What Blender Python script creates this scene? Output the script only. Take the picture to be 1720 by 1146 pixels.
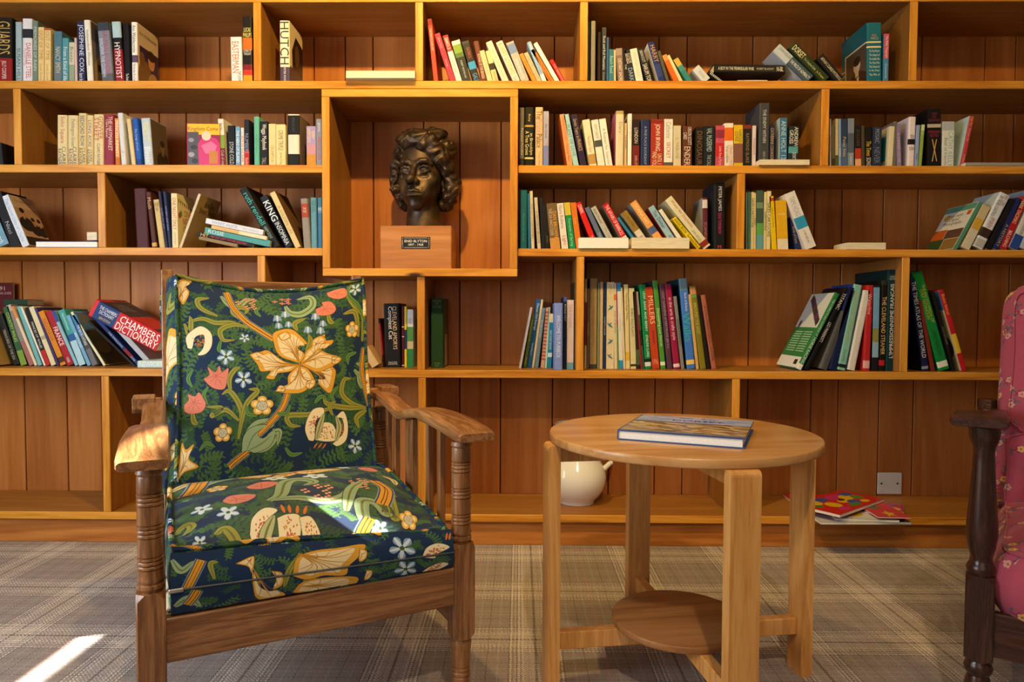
import bpy, bmesh, math, random
import numpy as np
from mathutils import Vector, Matrix, Euler

for o in list(bpy.data.objects):
    bpy.data.objects.remove(o, do_unlink=True)
SC = bpy.context.scene
COL = SC.collection
random.seed(7)
PI = math.pi

# ------------------------------------------------------------------ camera
F = 1147.0                      # focal length in pixels of the 1720 wide frame
CAM = np.array([0.0, -2.73, 0.93])
def _rot(p, y, r):
    cy, sy, cp, sp, cr, sr = math.cos(y), math.sin(y), math.cos(p), math.sin(p), math.cos(r), math.sin(r)
    return np.array([[cy, -sy, 0], [sy, cy, 0], [0, 0, 1]]) @ np.array([[1, 0, 0], [0, cp, -sp], [0, sp, cp]]) @ np.array([[cr, 0, sr], [0, 1, 0], [-sr, 0, cr]])
MR = _rot(math.radians(-2.0294), math.radians(0.6044), math.radians(-0.2136))
cd = bpy.data.cameras.new('camera')
cam = bpy.data.objects.new('camera', cd)
COL.objects.link(cam)
cd.sensor_width = 36.0
cd.lens = F * 36.0 / 1720.0
cd.clip_start = 0.05
cam.matrix_world = Matrix(((MR[0, 0], MR[0, 2], -MR[0, 1], CAM[0]), (MR[1, 0], MR[1, 2], -MR[1, 1], CAM[1]), (MR[2, 0], MR[2, 2], -MR[2, 1], CAM[2]), (0, 0, 0, 1)))
SC.camera = cam

# measured points of the photograph -> real points on the bookcase's planes
def ray(px, py):
    return MR @ np.array([(px - 860) / F, 1, -(py - 573) / F])
def PY(px, py, Y):
    d = ray(px, py); return CAM + d * (Y - CAM[1]) / d[1]
def PZ(px, py, Z):
    d = ray(px, py); return CAM + d * (Z - CAM[2]) / d[2]
def proj(P):
    d = (np.asarray(P, float) - CAM) @ MR
    return 860 + F * d[0] / d[1], 573 - F * d[2] / d[1]
def XYZ(px, Y, Z):              # x of the point at depth Y, height Z that shows in column px
    P = np.array([0.0, Y, Z])
    for _ in range(4):
        P[0] += (px - proj(P)[0]) * (Y - CAM[1]) / F
    return P[0]

# ------------------------------------------------------------------ light
SC.view_settings.view_transform = 'Standard'
SC.view_settings.look = 'None'
SC.view_settings.gamma = 1.0
SC.view_settings.use_curve_mapping = False
SC.view_settings.exposure = -0.22
SC.cycles.max_bounces = 6
SC.cycles.sample_clamp_indirect = 4.0

world = bpy.data.worlds.new('world'); SC.world = world
world.use_nodes = True
wn = world.node_tree
bg = wn.nodes['Background']
sky = wn.nodes.new('ShaderNodeTexSky')
sky.sky_type = 'NISHITA'
sky.sun_disc = False
sky.sun_elevation = math.radians(32)
sky.sun_rotation = math.radians(250)
wn.links.new(sky.outputs[0], bg.inputs[0])
bg.inputs[1].default_value = 0.25

def light(name, kind, loc, energy, color, aim=None, **kw):
    l = bpy.data.lights.new(name, kind)
    l.energy = energy; l.color = color
    for k, v in kw.items(): setattr(l, k, v)
    o = bpy.data.objects.new(name, l); COL.objects.link(o); o.location = loc
    if aim is not None:
        o.rotation_euler = (Vector(aim) - Vector(loc)).to_track_quat('-Z', 'Y').to_euler()
    return o
SUN = Vector((-0.86, -0.25, 0.55)).normalized()
light('sun', 'SUN', (-6, -4, 6), 60.0, (1.0, 0.93, 0.82), aim=Vector((-6, -4, 6)) - SUN, angle=math.radians(0.6))
# daylight through the left window; the rear panel is an added frontal fill
light('window_daylight', 'AREA', (-2.52, -2.0, 1.3), 84, (0.88, 0.94, 1.0), aim=(0.4, -0.4, 0.6), shape='RECTANGLE', size=1.7, size_y=1.35)
light('rear_fill_panel', 'AREA', (-0.6, -4.85, 1.6), 13, (0.90, 0.95, 1.0), aim=(-0.4, 0, 0.9), shape='RECTANGLE', size=2.4, size_y=1.3)
# ceiling track lamps in front of the bookcase
for lx, e in ((-1.25, 9), (-0.36, 152), (0.35, 40), (1.4, 36)):
    light('ceiling_or_fill_spot', 'SPOT', (lx, -1.16, 2.64), e, (1.0, 0.65, 0.20), aim=(lx, 0.2, 1.35), spot_size=math.radians(125), spot_blend=0.9, shadow_soft_size=0.03)
light('ceiling_or_fill_spot', 'SPOT', (0.25, -3.1, 2.64), 150, (1.0, 0.76, 0.48), aim=(0.25, -1.3, 0.35), spot_size=math.radians(56), spot_blend=0.8, shadow_soft_size=0.04)  # added warm fill from behind the camera, brightens table leg and chair rail

# ------------------------------------------------------------------ materials
def lin(h):
    h = h.lstrip('#')
    c = [int(h[i:i + 2], 16) / 255 for i in (0, 2, 4)]
    return tuple(v / 12.92 if v <= 0.04045 else ((v + 0.055) / 1.055) ** 2.4 for v in c)
MATS = {}
def newmat(name):
    m = bpy.data.materials.new(name); m.use_nodes = True
    nt = m.node_tree
    return m, nt, nt.nodes['Principled BSDF']
def N(nt, t, **kw):
    n = nt.nodes.new(t)
    for k, v in kw.items(): setattr(n, k, v)
    return n
def ramp(nt, fac, stops, interp='LINEAR'):
    r = N(nt, 'ShaderNodeValToRGB'); r.color_ramp.interpolation = interp
    el = r.color_ramp.elements
    while len(el) < len(stops): el.new(0.5)
    for e, (p, c) in zip(el, stops):
        e.position = p; e.color = (*c, 1)
    nt.links.new(fac, r.inputs[0]); return r.outputs[0]
def bump(nt, bsdf, h, strength, dist=0.002):
    b = N(nt, 'ShaderNodeBump'); b.inputs['Strength'].default_value = strength; b.inputs['Distance'].default_value = dist
    nt.links.new(h, b.inputs['Height']); nt.links.new(b.outputs[0], bsdf.inputs['Normal'])
def plain(hexc, rough=0.45, spec=0.4, metal=0.0, var=0.10, scale=40.0):
    """a paint, card or cloth of one colour with a faint mottling"""
    key = (hexc, rough, metal, var, scale, spec)
    if key in MATS: return MATS[key]
    m, nt, b = newmat('surface_' + hexc.lstrip('#'))
    c = lin(hexc)
    tc = N(nt, 'ShaderNodeTexCoord'); no = N(nt, 'ShaderNodeTexNoise'); no.inputs['Scale'].default_value = scale; no.inputs['Detail'].default_value = 3
    nt.links.new(tc.outputs['Object'], no.inputs['Vector'])
    col = ramp(nt, no.outputs[0], [(0.3, tuple(v * (1 - var) for v in c)), (0.7, tuple(min(1, v * (1 + var)) for v in c))])
    nt.links.new(col, b.inputs['Base Color'])
    b.inputs['Roughness'].default_value = rough; b.inputs['Metallic'].default_value = metal
    b.inputs['Specular IOR Level'].default_value = spec
    MATS[key] = m; return m
def wood(name, c1, c2, c3, axis='x', rough=0.38, spec=0.4, freq=9.0, knots=False, rand=0.25, bumpy=0.15, coat=0.0):
    """timber with grain that runs along one object axis; each piece takes its own cut and tone"""
    m, nt, b = newmat(name)
    L = nt.links.new
    tc = N(nt, 'ShaderNodeTexCoord'); oi = N(nt, 'ShaderNodeObjectInfo')
    off = N(nt, 'ShaderNodeVectorMath', operation='SCALE'); off.inputs[0].default_value = (13.1, 7.7, 5.3); L(oi.outputs['Random'], off.inputs['Scale'])
    ad = N(nt, 'ShaderNodeVectorMath', operation='ADD'); L(tc.outputs['Object'], ad.inputs[0]); L(off.outputs[0], ad.inputs[1])
    mp = N(nt, 'ShaderNodeMapping'); s = {'x': (0.07, 1, 1), 'y': (1, 0.07, 1), 'z': (1, 1, 0.07)}[axis]
    mp.inputs['Scale'].default_value = s; L(ad.outputs[0], mp.inputs[0])
    n1 = N(nt, 'ShaderNodeTexNoise'); n1.inputs['Scale'].default_value = freq; n1.inputs['Detail'].default_value = 4; n1.inputs['Distortion'].default_value = 0.6; L(mp.outputs[0], n1.inputs[0])
    wv = N(nt, 'ShaderNodeMath', operation='MULTIPLY'); wv.inputs[1].default_value = 34; L(n1.outputs[0], wv.inputs[0])
    sn = N(nt, 'ShaderNodeMath', operation='SINE'); L(wv.outputs[0], sn.inputs[0])
    h = N(nt, 'ShaderNodeMath', operation='MULTIPLY_ADD'); h.inputs[1].default_value = 0.28; h.inputs[2].default_value = 0.5; L(sn.outputs[0], h.inputs[0])
    n2 = N(nt, 'ShaderNodeTexNoise'); n2.inputs['Scale'].default_value = freq * 16; n2.inputs['Detail'].default_value = 3; L(mp.outputs[0], n2.inputs[0])
    mx = N(nt, 'ShaderNodeMath', operation='MULTIPLY_ADD'); mx.inputs[1].default_value = 0.55; L(n2.outputs[0], mx.inputs[0]); 
    h2 = N(nt, 'ShaderNodeMath', operation='MULTIPLY'); h2.inputs[1].default_value = 0.5; L(h.outputs[0], h2.inputs[0]); L(h2.outputs[0], mx.inputs[2])
    col = ramp(nt, mx.outputs[0], [(0.25, lin(c1)), (0.52, lin(c2)), (0.8, lin(c3))])
    if knots:
        mk = N(nt, 'ShaderNodeMapping'); k = {'x': (1.6, 6, 6), 'y': (6, 1.6, 6), 'z': (6, 6, 1.6)}[axis]; mk.inputs['Scale'].default_value = k; L(ad.outputs[0], mk.inputs[0])
        vo = N(nt, 'ShaderNodeTexVoronoi'); vo.inputs['Scale'].default_value = 1.0; L(mk.outputs[0], vo.inputs[0])
        kf = ramp(nt, vo.outputs['Distance'], [(0.03, (1, 1, 1)), (0.075, (0, 0, 0))])
        mk2 = N(nt, 'ShaderNodeMix', data_type='RGBA'); L(kf, mk2.inputs[0]); L(col, mk2.inputs[6]); mk2.inputs[7].default_value = (*lin('#3d1f0c'), 1); col = mk2.outputs[2]
    hv = N(nt, 'ShaderNodeHueSaturation'); L(col, hv.inputs['Color'])
    vr = N(nt, 'ShaderNodeMapRange'); vr.inputs[3].default_value = 1 - rand; vr.inputs[4].default_value = 1 + rand; L(oi.outputs['Random'], vr.inputs[0]); L(vr.outputs[0], hv.inputs['Value'])
    L(hv.outputs[0], b.inputs['Base Color'])
    b.inputs['Roughness'].default_value = rough; b.inputs['Specular IOR Level'].default_value = spec
    if coat: b.inputs['Coat Weight'].default_value = coat; b.inputs['Coat Roughness'].default_value = 0.15
    bump(nt, b, mx.outputs[0], bumpy)
    return m

# ------------------------------------------------------------------ mesh helpers
class MB:
    def __init__(s): s.v = []; s.f = []; s.m = []; s.sm = []
    def add(s, vs, fs, mi=0, smooth=False, M=None):
        n = len(s.v)
        if M is not None: vs = [tuple(M @ Vector(p)) for p in vs]
        s.v += [tuple(map(float, p)) for p in vs]
        s.f += [tuple(n + i for i in f) for f in fs]
        s.m += [mi] * len(fs) if isinstance(mi, int) else list(mi); s.sm += [smooth] * len(fs)
        return s
    def box(s, x0, x1, y0, y1, z0, z1, bev=0.0, mi=0, M=None):
        if bev <= 0:
            vs = [(x, y, z) for x in (x0, x1) for y in (y0, y1) for z in (z0, z1)]
            return s.add(vs, [(0, 1, 3, 2), (4, 6, 7, 5), (0, 4, 5, 1), (2, 3, 7, 6), (0, 2, 6, 4), (1, 5, 7, 3)], mi, False, M)
        b = min(bev, (x1 - x0) * .49, (y1 - y0) * .49, (z1 - z0) * .49)
        X, Y, Z = (x0, x1), (y0, y1), (z0, z1); vs = []; ix = {}
        for i in (0, 1):
            for j in (0, 1):
                for k in (0, 1):
                    sx, sy, sz = 1 - 2 * i, 1 - 2 * j, 1 - 2 * k
                    for a in range(3):
                        ix[i, j, k, a] = len(vs)
                        vs.append((X[i] + (0 if a == 0 else b * sx), Y[j] + (0 if a == 1 else b * sy), Z[k] + (0 if a == 2 else b * sz)))
        fs = []
        def q(*ids):
            fs.append(tuple(ids))
        for a in range(3):
            for s_ in (0, 1):
                cs = [(0, 0), (1, 0), (1, 1), (0, 1)]
                f = []
                for u, w in cs:
                    key = [0, 0, 0]; key[a] = s_; key[(a + 1) % 3] = u; key[(a + 2) % 3] = w
                    f.append(ix[(*key, a)])
                q(*(f if s_ else f[::-1]))
        for a in range(3):          # edges along axis a
            b1, c1 = (a + 1) % 3, (a + 2) % 3
            for u in (0, 1):
                for w in (0, 1):
                    k0 = [0, 0, 0]; k0[b1] = u; k0[c1] = w; k1 = list(k0); k1[a] = 1
                    f = [ix[(*k0, b1)], ix[(*k1, b1)], ix[(*k1, c1)], ix[(*k0, c1)]]
                    q(*(f[::-1] if (u ^ w) else f))
        for i in (0, 1):
            for j in (0, 1):
                for k in (0, 1):
                    f = [ix[i, j, k, 0], ix[i, j, k, 1], ix[i, j, k, 2]]
                    q(*(f if (i ^ j ^ k) else f[::-1]))
        return s.add(vs, fs, mi, False, M)
    def prism(s, pts, z0, z1, mi=0, M=None, smooth=False):
        """outline pts (x, y) counter-clockwise, extruded along z"""
        n = len(pts)
        vs = [(x, y, z0) for x, y in pts] + [(x, y, z1) for x, y in pts]
        fs = [(i, (i + 1) % n, n + (i + 1) % n, n + i) for i in range(n)] + [tuple(range(n - 1, -1, -1)), tuple(range(n, 2 * n))]
        return s.add(vs, fs, mi, smooth, M)
    def lathe(s, prof, n=24, mi=0, M=None, cap=True):
        vs = []; fs = []
        for r, z in prof:
            for i in range(n):
                a = 2 * PI * i / n; vs.append((r * math.cos(a), r * math.sin(a), z))
        for k in range(len(prof) - 1):
            for i in range(n):
                j = (i + 1) % n; fs.append((k * n + i, k * n + j, (k + 1) * n + j, (k + 1) * n + i))
        if cap:
            fs.append(tuple(range(n - 1, -1, -1))); fs.append(tuple((len(prof) - 1) * n + i for i in range(n)))
        return s.add(vs, fs, mi, True, M)
    def tube(s, pts, r, n=8, mi=0, closed=False):
        pts = [Vector(p) for p in pts]; m = len(pts); vs = []; fs = []; up = Vector((0, 0, 1))
        rr = r if hasattr(r, '__len__') else [r] * m
        for i, p in enumerate(pts):
            a = pts[(i - 1) % m] if (closed or i) else p; b = pts[(i + 1) % m] if (closed or i < m - 1) else p
            t = (b - a).normalized(); u = t.cross(up)
            if u.length < 1e-3: u = t.cross(Vector((0, 1, 0)))
            u.normalize(); w = u.cross(t)
            for k in range(n):
                g = 2 * PI * k / n; vs.append(tuple(p + rr[i] * (math.cos(g) * u + math.sin(g) * w)))
        for i in range(m if closed else m - 1):
            for k in range(n):
                j = (k + 1) % n; i2 = (i + 1) % m; fs.append((i * n + k, i2 * n + k, i2 * n + j, i * n + j))
        if not closed: fs += [tuple(range(n)), tuple(range((m - 1) * n + n - 1, (m - 1) * n - 1, -1))]
        return s.add(vs, fs, mi, True)
    def grid(s, fn, nu, nv, mi=0, smooth=True):
        vs = [fn(i / nu, j / nv) for j in range(nv + 1) for i in range(nu + 1)]
        fs = [(j * (nu + 1) + i, j * (nu + 1) + i + 1, (j + 1) * (nu + 1) + i + 1, (j + 1) * (nu + 1) + i) for j in range(nv) for i in range(nu)]
        return s.add(vs, fs, mi, smooth)
    def build(s, name, mats, parent=None, M=None, fix=True, angle=40):
        me = bpy.data.meshes.new(name)
        me.from_pydata(s.v, [], s.f)
        for m in (mats if isinstance(mats, (list, tuple)) else [mats]): me.materials.append(m)
        me.polygons.foreach_set('material_index', s.m)
        me.polygons.foreach_set('use_smooth', s.sm)
        if fix:
            bm = bmesh.new(); bm.from_mesh(me); bmesh.ops.recalc_face_normals(bm, faces=bm.faces); bm.to_mesh(me); bm.free()
        if any(s.sm): me.set_sharp_from_angle(angle=math.radians(angle))
        return link(name, me, parent, M)
def link(name, me, parent=None, M=None):
    o = bpy.data.objects.new(name, me); COL.objects.link(o)
    if parent is not None: o.parent = parent
    if M is not None: o.matrix_local = M
    return o
def empty(name, loc, rz=0):
    o = bpy.data.objects.new(name, None); COL.objects.link(o); o.location = loc; o.rotation_euler = (0, 0, rz); o.empty_display_size = 0.05; return o
def tag(o, label=None, cat=None, group=None, kind=None):
    for k, v in (('label', label), ('category', cat), ('group', group), ('kind', kind)):
        if v: o[k] = v
    return o

# printed lettering: one flat mesh per string, unit box, shared
TXT = {}
def textmesh(st):
    if st in TXT: return TXT[st]
    c = bpy.data.curves.new('title', 'FONT'); c.body = st; c.resolution_u = 2; c.size = 1.0
    c.space_line = 0.85; c.align_x = 'CENTER' if '\n' in st else 'LEFT'
    o = bpy.data.objects.new('title', c); COL.objects.link(o)
    dg = bpy.context.evaluated_depsgraph_get()
    me = bpy.data.meshes.new_from_object(o.evaluated_get(dg))
    bpy.data.objects.remove(o); bpy.data.curves.remove(c)
    n = len(me.vertices); co = np.empty(n * 3); me.vertices.foreach_get('co', co); co = co.reshape(-1, 3)
    lo, hi = co.min(0), co.max(0); w, h = hi[0] - lo[0], hi[1] - lo[1]
    co = (co - (lo + hi) / 2) / np.array([w, h, 1]); co[:, 2] = 0
    me.vertices.foreach_set('co', co.ravel()); me.update(); me.name = 'title'
    TXT[st] = (me, w, h); return TXT[st]
def text(st, parent, centre, xdir, ydir, length, height, color, name='title', rough=0.5, fit=True):
    """flat lettering of the given length and height, its line along xdir and its letters' tops towards ydir"""
    me, w, h = textmesh(st)
    if fit:                                 # no letter wider than it should be, none squeezed beyond 45 per cent
        k = (length / w) / (height / h)
        if k > 1.15: length = 1.15 * w * height / h
        if k < 0.45: height = length * h / (w * 0.45)
    m2 = me if not me.materials else me.copy()
    m2.materials.clear(); m2.materials.append(plain(color, rough, var=0.02))
    x = Vector(xdir).normalized(); y = Vector(ydir).normalized(); z = x.cross(y)
    M = Matrix(((x.x * length, y.x * height, z.x, centre[0]), (x.y * length, y.y * height, z.y, centre[1]), (x.z * length, y.z * height, z.z, centre[2]), (0, 0, 0, 1)))
    return link(name, m2, parent, M)

# flat print painted in code: a small picture for a cover or a cloth
class Canvas:
    def __init__(s, w, h, bg):
        s.w, s.h = w, h; s.a = np.empty((h, w, 3), np.float32); s.a[:] = lin_s(bg)
    def poly(s, pts, col):
        p = np.asarray(pts, float); x0, y0 = np.floor(p.min(0)).astype(int); x1, y1 = np.ceil(p.max(0)).astype(int)
        x0, y0 = max(x0, 0), max(y0, 0); x1, y1 = min(x1, s.w - 1), min(y1, s.h - 1)
        if x1 < x0 or y1 < y0: return s
        X, Y = np.meshgrid(np.arange(x0, x1 + 1) + .5, np.arange(y0, y1 + 1) + .5)
        ins = np.zeros(X.shape, bool); q = np.roll(p, -1, 0)
        for (ax, ay), (bx, by) in zip(p, q):
            if ay == by: continue
            c = ((ay > Y) != (by > Y)) & (X < (bx - ax) * (Y - ay) / (by - ay) + ax); ins ^= c
        s.a[y0:y1 + 1, x0:x1 + 1][ins] = lin_s(col); return s
    def ell(s, cx, cy, rx, ry, col, rot=0, n=20):
        a = np.linspace(0, 2 * PI, n, endpoint=False); c, d = math.cos(rot), math.sin(rot)
        x, y = rx * np.cos(a), ry * np.sin(a)
        return s.poly(np.stack([cx + x * c - y * d, cy + x * d + y * c], 1), col)
    def rect(s, x0, y0, x1, y1, col):
        return s.poly([(x0, y0), (x1, y0), (x1, y1), (x0, y1)], col)
    def stroke(s, pts, w, col, taper=True):
        p = smooth_line(pts); t = np.gradient(p, axis=0); t /= np.linalg.norm(t, axis=1)[:, None] + 1e-9
        nrm = np.stack([-t[:, 1], t[:, 0]], 1); u = np.linspace(0, 1, len(p))
        ww = w * (np.sin(np.clip(u * .93 + .07, 0, 1) * PI) ** .6 if taper is True else (1 - u * .85 if taper == 'end' else np.ones(len(p))))
        return s.poly(np.concatenate([p + nrm * ww[:, None] / 2, (p - nrm * ww[:, None] / 2)[::-1]]), col)
    def noise(s, amt, seed=1):
        s.a *= 1 + amt * (np.random.RandomState(seed).rand(s.h, s.w, 1).astype(np.float32) - .5); return s
    def image(s, name):
        im = bpy.data.images.new(name, s.w, s.h); px = np.ones((s.h, s.w, 4), np.float32); px[..., :3] = np.clip(s.a[::-1], 0, 1)
        im.pixels.foreach_set(px.ravel()); im.update(); im.pack(); return im
def lin_s(h):
    h = h.lstrip('#'); return [int(h[i:i + 2], 16) / 255 for i in (0, 2, 4)]
def smooth_line(pts, n=10):
    p = np.asarray(pts, float)
    if len(p) < 3: return np.linspace(p[0], p[-1], n)
    q = np.concatenate([[2 * p[0] - p[1]], p, [2 * p[-1] - p[-2]]]); out = []
    for i in range(1, len(q) - 2):
        for t in np.linspace(0, 1, n, endpoint=False):
            a, b, c, d = q[i - 1:i + 3]
            out.append(.5 * (2 * b + (c - a) * t + (2 * a - 5 * b + 4 * c - d) * t * t + (3 * b - a - 3 * c + d) * t ** 3))
    return np.array(out + [p[-1]])
def printed(name, canvas, rough=0.5, spec=0.35, weave=0.0, sheen=0.0):
    m, nt, b = newmat(name)
    t = N(nt, 'ShaderNodeTexImage'); t.image = canvas.image(name); t.extension = 'MIRROR'
    u = N(nt, 'ShaderNodeUVMap'); nt.links.new(u.outputs[0], t.inputs[0]); nt.links.new(t.outputs[0], b.inputs['Base Color'])
    b.inputs['Roughness'].default_value = rough; b.inputs['Specular IOR Level'].default_value = spec
    if sheen: b.inputs['Sheen Weight'].default_value = sheen
    if weave:
        tc = N(nt, 'ShaderNodeTexCoord'); no = N(nt, 'ShaderNodeTexNoise'); no.inputs['Scale'].default_value = 900; nt.links.new(tc.outputs['Object'], no.inputs['Vector']); bump(nt, b, no.outputs[0], weave, 0.0006)
    return m
def set_uv(o, fn):
    me = o.data; uv = me.uv_layers.new(name='UVMap')
    for p in me.polygons:
        for li in p.loop_indices:
            uv.data[li].uv = fn(me.vertices[me.loops[li].vertex_index].co, p)

# ------------------------------------------------------------------ the room
def carpet_material():
    m, nt, b = newmat('plaid_carpet')
    L = nt.links.new
    tc = N(nt, 'ShaderNodeTexCoord'); sp = N(nt, 'ShaderNodeSeparateXYZ')
    wob = N(nt, 'ShaderNodeTexNoise'); wob.inputs['Scale'].default_value = 120; L(tc.outputs['Object'], wob.inputs[0])
    wa = N(nt, 'ShaderNodeVectorMath', operation='MULTIPLY_ADD'); wa.inputs[1].default_value = (.006, .006, 0); L(wob.outputs['Color'], wa.inputs[0]); L(tc.outputs['Object'], wa.inputs[2]); L(wa.outputs[0], sp.inputs[0])
    dk, lt, vl, md, gr, rd = (lin(c) for c in ('#69605a', '#c1b5aa', '#dfd4c9', '#ab9f96', '#988d88', '#b88a82'))
    def stripes(out, period, phase):
        a = N(nt, 'ShaderNodeMath', operation='MULTIPLY_ADD'); a.inputs[1].default_value = 1 / period; a.inputs[2].default_value = -phase / period; L(out, a.inputs[0])
        p = N(nt, 'ShaderNodeMath', operation='PINGPONG'); p.inputs[1].default_value = 0.5; L(a.outputs[0], p.inputs[0])
        d = N(nt, 'ShaderNodeMath', operation='MULTIPLY'); d.inputs[1].default_value = 2.0; L(p.outputs[0], d.inputs[0])
        k = lambda v: v / (period / 2)
        return ramp(nt, d.outputs[0], [(0, dk), (k(.0035), lt), (k(.018), md), (k(.021), lt), (k(.032), vl), (k(.038), gr), (k(.043), vl), (k(.049), dk), (k(.053), lt), (k(.060), gr), (k(.066), vl), (k(.071), dk), (k(.075), gr), (k(.100), md), (k(.106), gr), (k(.132), dk), (k(.135), gr), (k(.160), md), (k(.166), gr), (k(.187), rd)], 'CONSTANT')
    cx = stripes(sp.outputs[0], .38, -1.468); cy = stripes(sp.outputs[1], .35, -.09)
    # the two sets of yarns cross in a fine twill
    s = N(nt, 'ShaderNodeMath', operation='ADD'); L(sp.outputs[0], s.inputs[0]); L(sp.outputs[1], s.inputs[1])
    tw = N(nt, 'ShaderNodeMath', operation='MULTIPLY'); tw.inputs[1].default_value = 2 * PI / .011; L(s.outputs[0], tw.inputs[0])
    si = N(nt, 'ShaderNodeMath', operation='SINE'); L(tw.outputs[0], si.inputs[0])
    fa = N(nt, 'ShaderNodeMath', operation='MULTIPLY_ADD'); fa.inputs[1].default_value = .46; fa.inputs[2].default_value = .5; L(si.outputs[0], fa.inputs[0])
    mx = N(nt, 'ShaderNodeMix', data_type='RGBA'); L(fa.outputs[0], mx.inputs[0]); L(cx, mx.inputs[6]); L(cy, mx.inputs[7])
    no = N(nt, 'ShaderNodeTexNoise'); no.inputs['Scale'].default_value = 420; no.inputs['Detail'].default_value = 2; L(tc.outputs['Object'], no.inputs[0])
    mr = N(nt, 'ShaderNodeMapRange'); mr.inputs[1].default_value = .3; mr.inputs[2].default_value = .7; mr.inputs[3].default_value = .55; mr.inputs[4].default_value = 1.42; L(no.outputs[0], mr.inputs[0])
    ml = N(nt, 'ShaderNodeVectorMath', operation='SCALE'); L(mx.outputs[2], ml.inputs[0]); L(mr.outputs[0], ml.inputs['Scale'])
    L(ml.outputs[0], b.inputs['Base Color']); b.inputs['Roughness'].default_value = .95; b.inputs['Specular IOR Level'].default_value = .1
    bump(nt, b, no.outputs[0], .6, .004)
    return m
M_CARPET = carpet_material()
M_PLASTER = plain('#d8cdb8', .9, .1, var=.03, scale=6)
PINE = ('#b06a1a', '#d08c2a', '#dfa043')
M_SHELF = wood('varnished_pine_shelf', *PINE, axis='x', rough=.4, freq=8, knots=True, rand=.06, spec=.3)
M_DIVIDER = wood('varnished_pine_divider', *PINE, axis='z', rough=.4, freq=8, rand=.06, spec=.3)
M_PLANK = wood('varnished_pine_panelling', '#ab6529', '#be7434', '#ca8444', axis='z', rough=.42, freq=4, knots=False, rand=.10, bumpy=.04, spec=.25)
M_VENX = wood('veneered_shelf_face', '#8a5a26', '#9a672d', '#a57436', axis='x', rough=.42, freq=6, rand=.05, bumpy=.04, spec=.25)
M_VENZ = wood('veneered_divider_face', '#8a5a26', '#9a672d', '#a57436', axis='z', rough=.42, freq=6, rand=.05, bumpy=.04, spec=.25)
M_KICK = wood('varnished_pine_kick', '#91521d', '#b06b2c', '#c4833f', axis='x', rough=.4, freq=5, knots=True, rand=.04)
M_SEAM = plain('#241206', .9, .1)

x0, x1, y0, y1, HC = -2.75, 3.3, -5.0, .42, 2.78
tag(MB().box(x0 - .2, x1 + .2, y0 - .2, y1 + .1, -.06, 0).build('floor', M_CARPET), kind='structure', label='grey and beige plaid carpet floor')
tag(MB().box(x0 - .2, x1 + .2, y0 - .2, y1 + .1, HC, HC + .1).build('ceiling', M_PLASTER), kind='structure', label='plain pale ceiling of the room')
tag(MB().box(x0 - .1, x1 + .1, y1, y1 + .1, 0, HC).build('wall_back', M_PLASTER), kind='structure', label='plain wall behind the panelled bookcase')
tag(MB().box(x1, x1 + .1, y0, y1, 0, HC).build('wall_right', M_PLASTER), kind='structure', label='plain wall at the dim end of the room')
tag(MB().box(x0, x1, y0 - .1, y0, 0, HC).build('wall_rear', M_PLASTER), kind='structure', label='plain wall behind the photographer')
# unseen left wall; its gaps are invented and cut to shape the sun patches
WX = x0 - .05
def gap(P, hy, hz):
    P = Vector(P); t = (WX - P.x) / SUN.x; q = P + SUN * t
    return (q.y - hy, q.y + hy, q.z - hz, q.z + hz)
_p = lambda a: tuple(a)
GAPS = [(lambda g: (g[0], g[1], g[2] - .002, g[3] - .045))(gap(_p(PZ(262, 744, .682)), .20, .06)), gap(_p(PZ(30, 1150, 0)), .27, .036), gap(_p(PZ(318, 846, .475)), .035, .035), gap(_p(PZ(600, 872, .48)), .03, .02)]
def sun_gap_wall():
    ys = sorted({y0, y1, *[g[0] for g in GAPS], *[g[1] for g in GAPS]})
    mb = MB()
    for a, b_ in zip(ys, ys[1:]):
        c = (a + b_) / 2; z = 0.0
        for g in sorted([g for g in GAPS if g[0] < c < g[1]], key=lambda g: g[2]):
            if g[2] > z: mb.box(x0 - .06, x0, a, b_, z, g[2])
            z = max(z, g[3])
        mb.box(x0 - .06, x0, a, b_, z, HC)
    return mb
tag(sun_gap_wall().build('wall_left', M_PLASTER, fix=False), kind='structure', label='unseen left wall with invented gaps that shape the sun patches')

# ------------------------------------------------------------------ the bookcase
TH = .031; DEP = .337
ZS = {'A': 1.8619, 'B': 1.5309, 'C': 1.2019, 'D': .7156, 'E': .1313}
ZTOP = PY(870, 3, 0)[2]
XL, XR = -2.62, 2.233
case = tag(empty('bookcase', (0, 0, 0)), 'built-in pine bookcase with panelled back and staggered bays across the whole wall', 'bookcase')
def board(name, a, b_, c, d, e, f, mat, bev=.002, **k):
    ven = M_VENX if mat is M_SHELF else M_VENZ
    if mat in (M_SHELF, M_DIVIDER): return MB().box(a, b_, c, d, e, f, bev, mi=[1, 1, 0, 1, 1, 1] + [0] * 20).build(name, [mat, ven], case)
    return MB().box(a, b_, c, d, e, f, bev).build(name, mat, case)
NL, NR = -.784, -.0081
NT = PY(700, 151, 0)[2]; NB = PY(700, 464.5, 0)[2]
for z in ZS.items():
    segs = [(XL, XR)] if z[0] in 'ADE' else [(XL, NL), (NR, XR)]
    for a, b_ in segs: board('shelf', a, b_, 0, DEP, z[1] - TH, z[1], M_SHELF)
board('shelf', XL, XR, 0, DEP, ZTOP, ZTOP + TH, M_SHELF)
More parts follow.
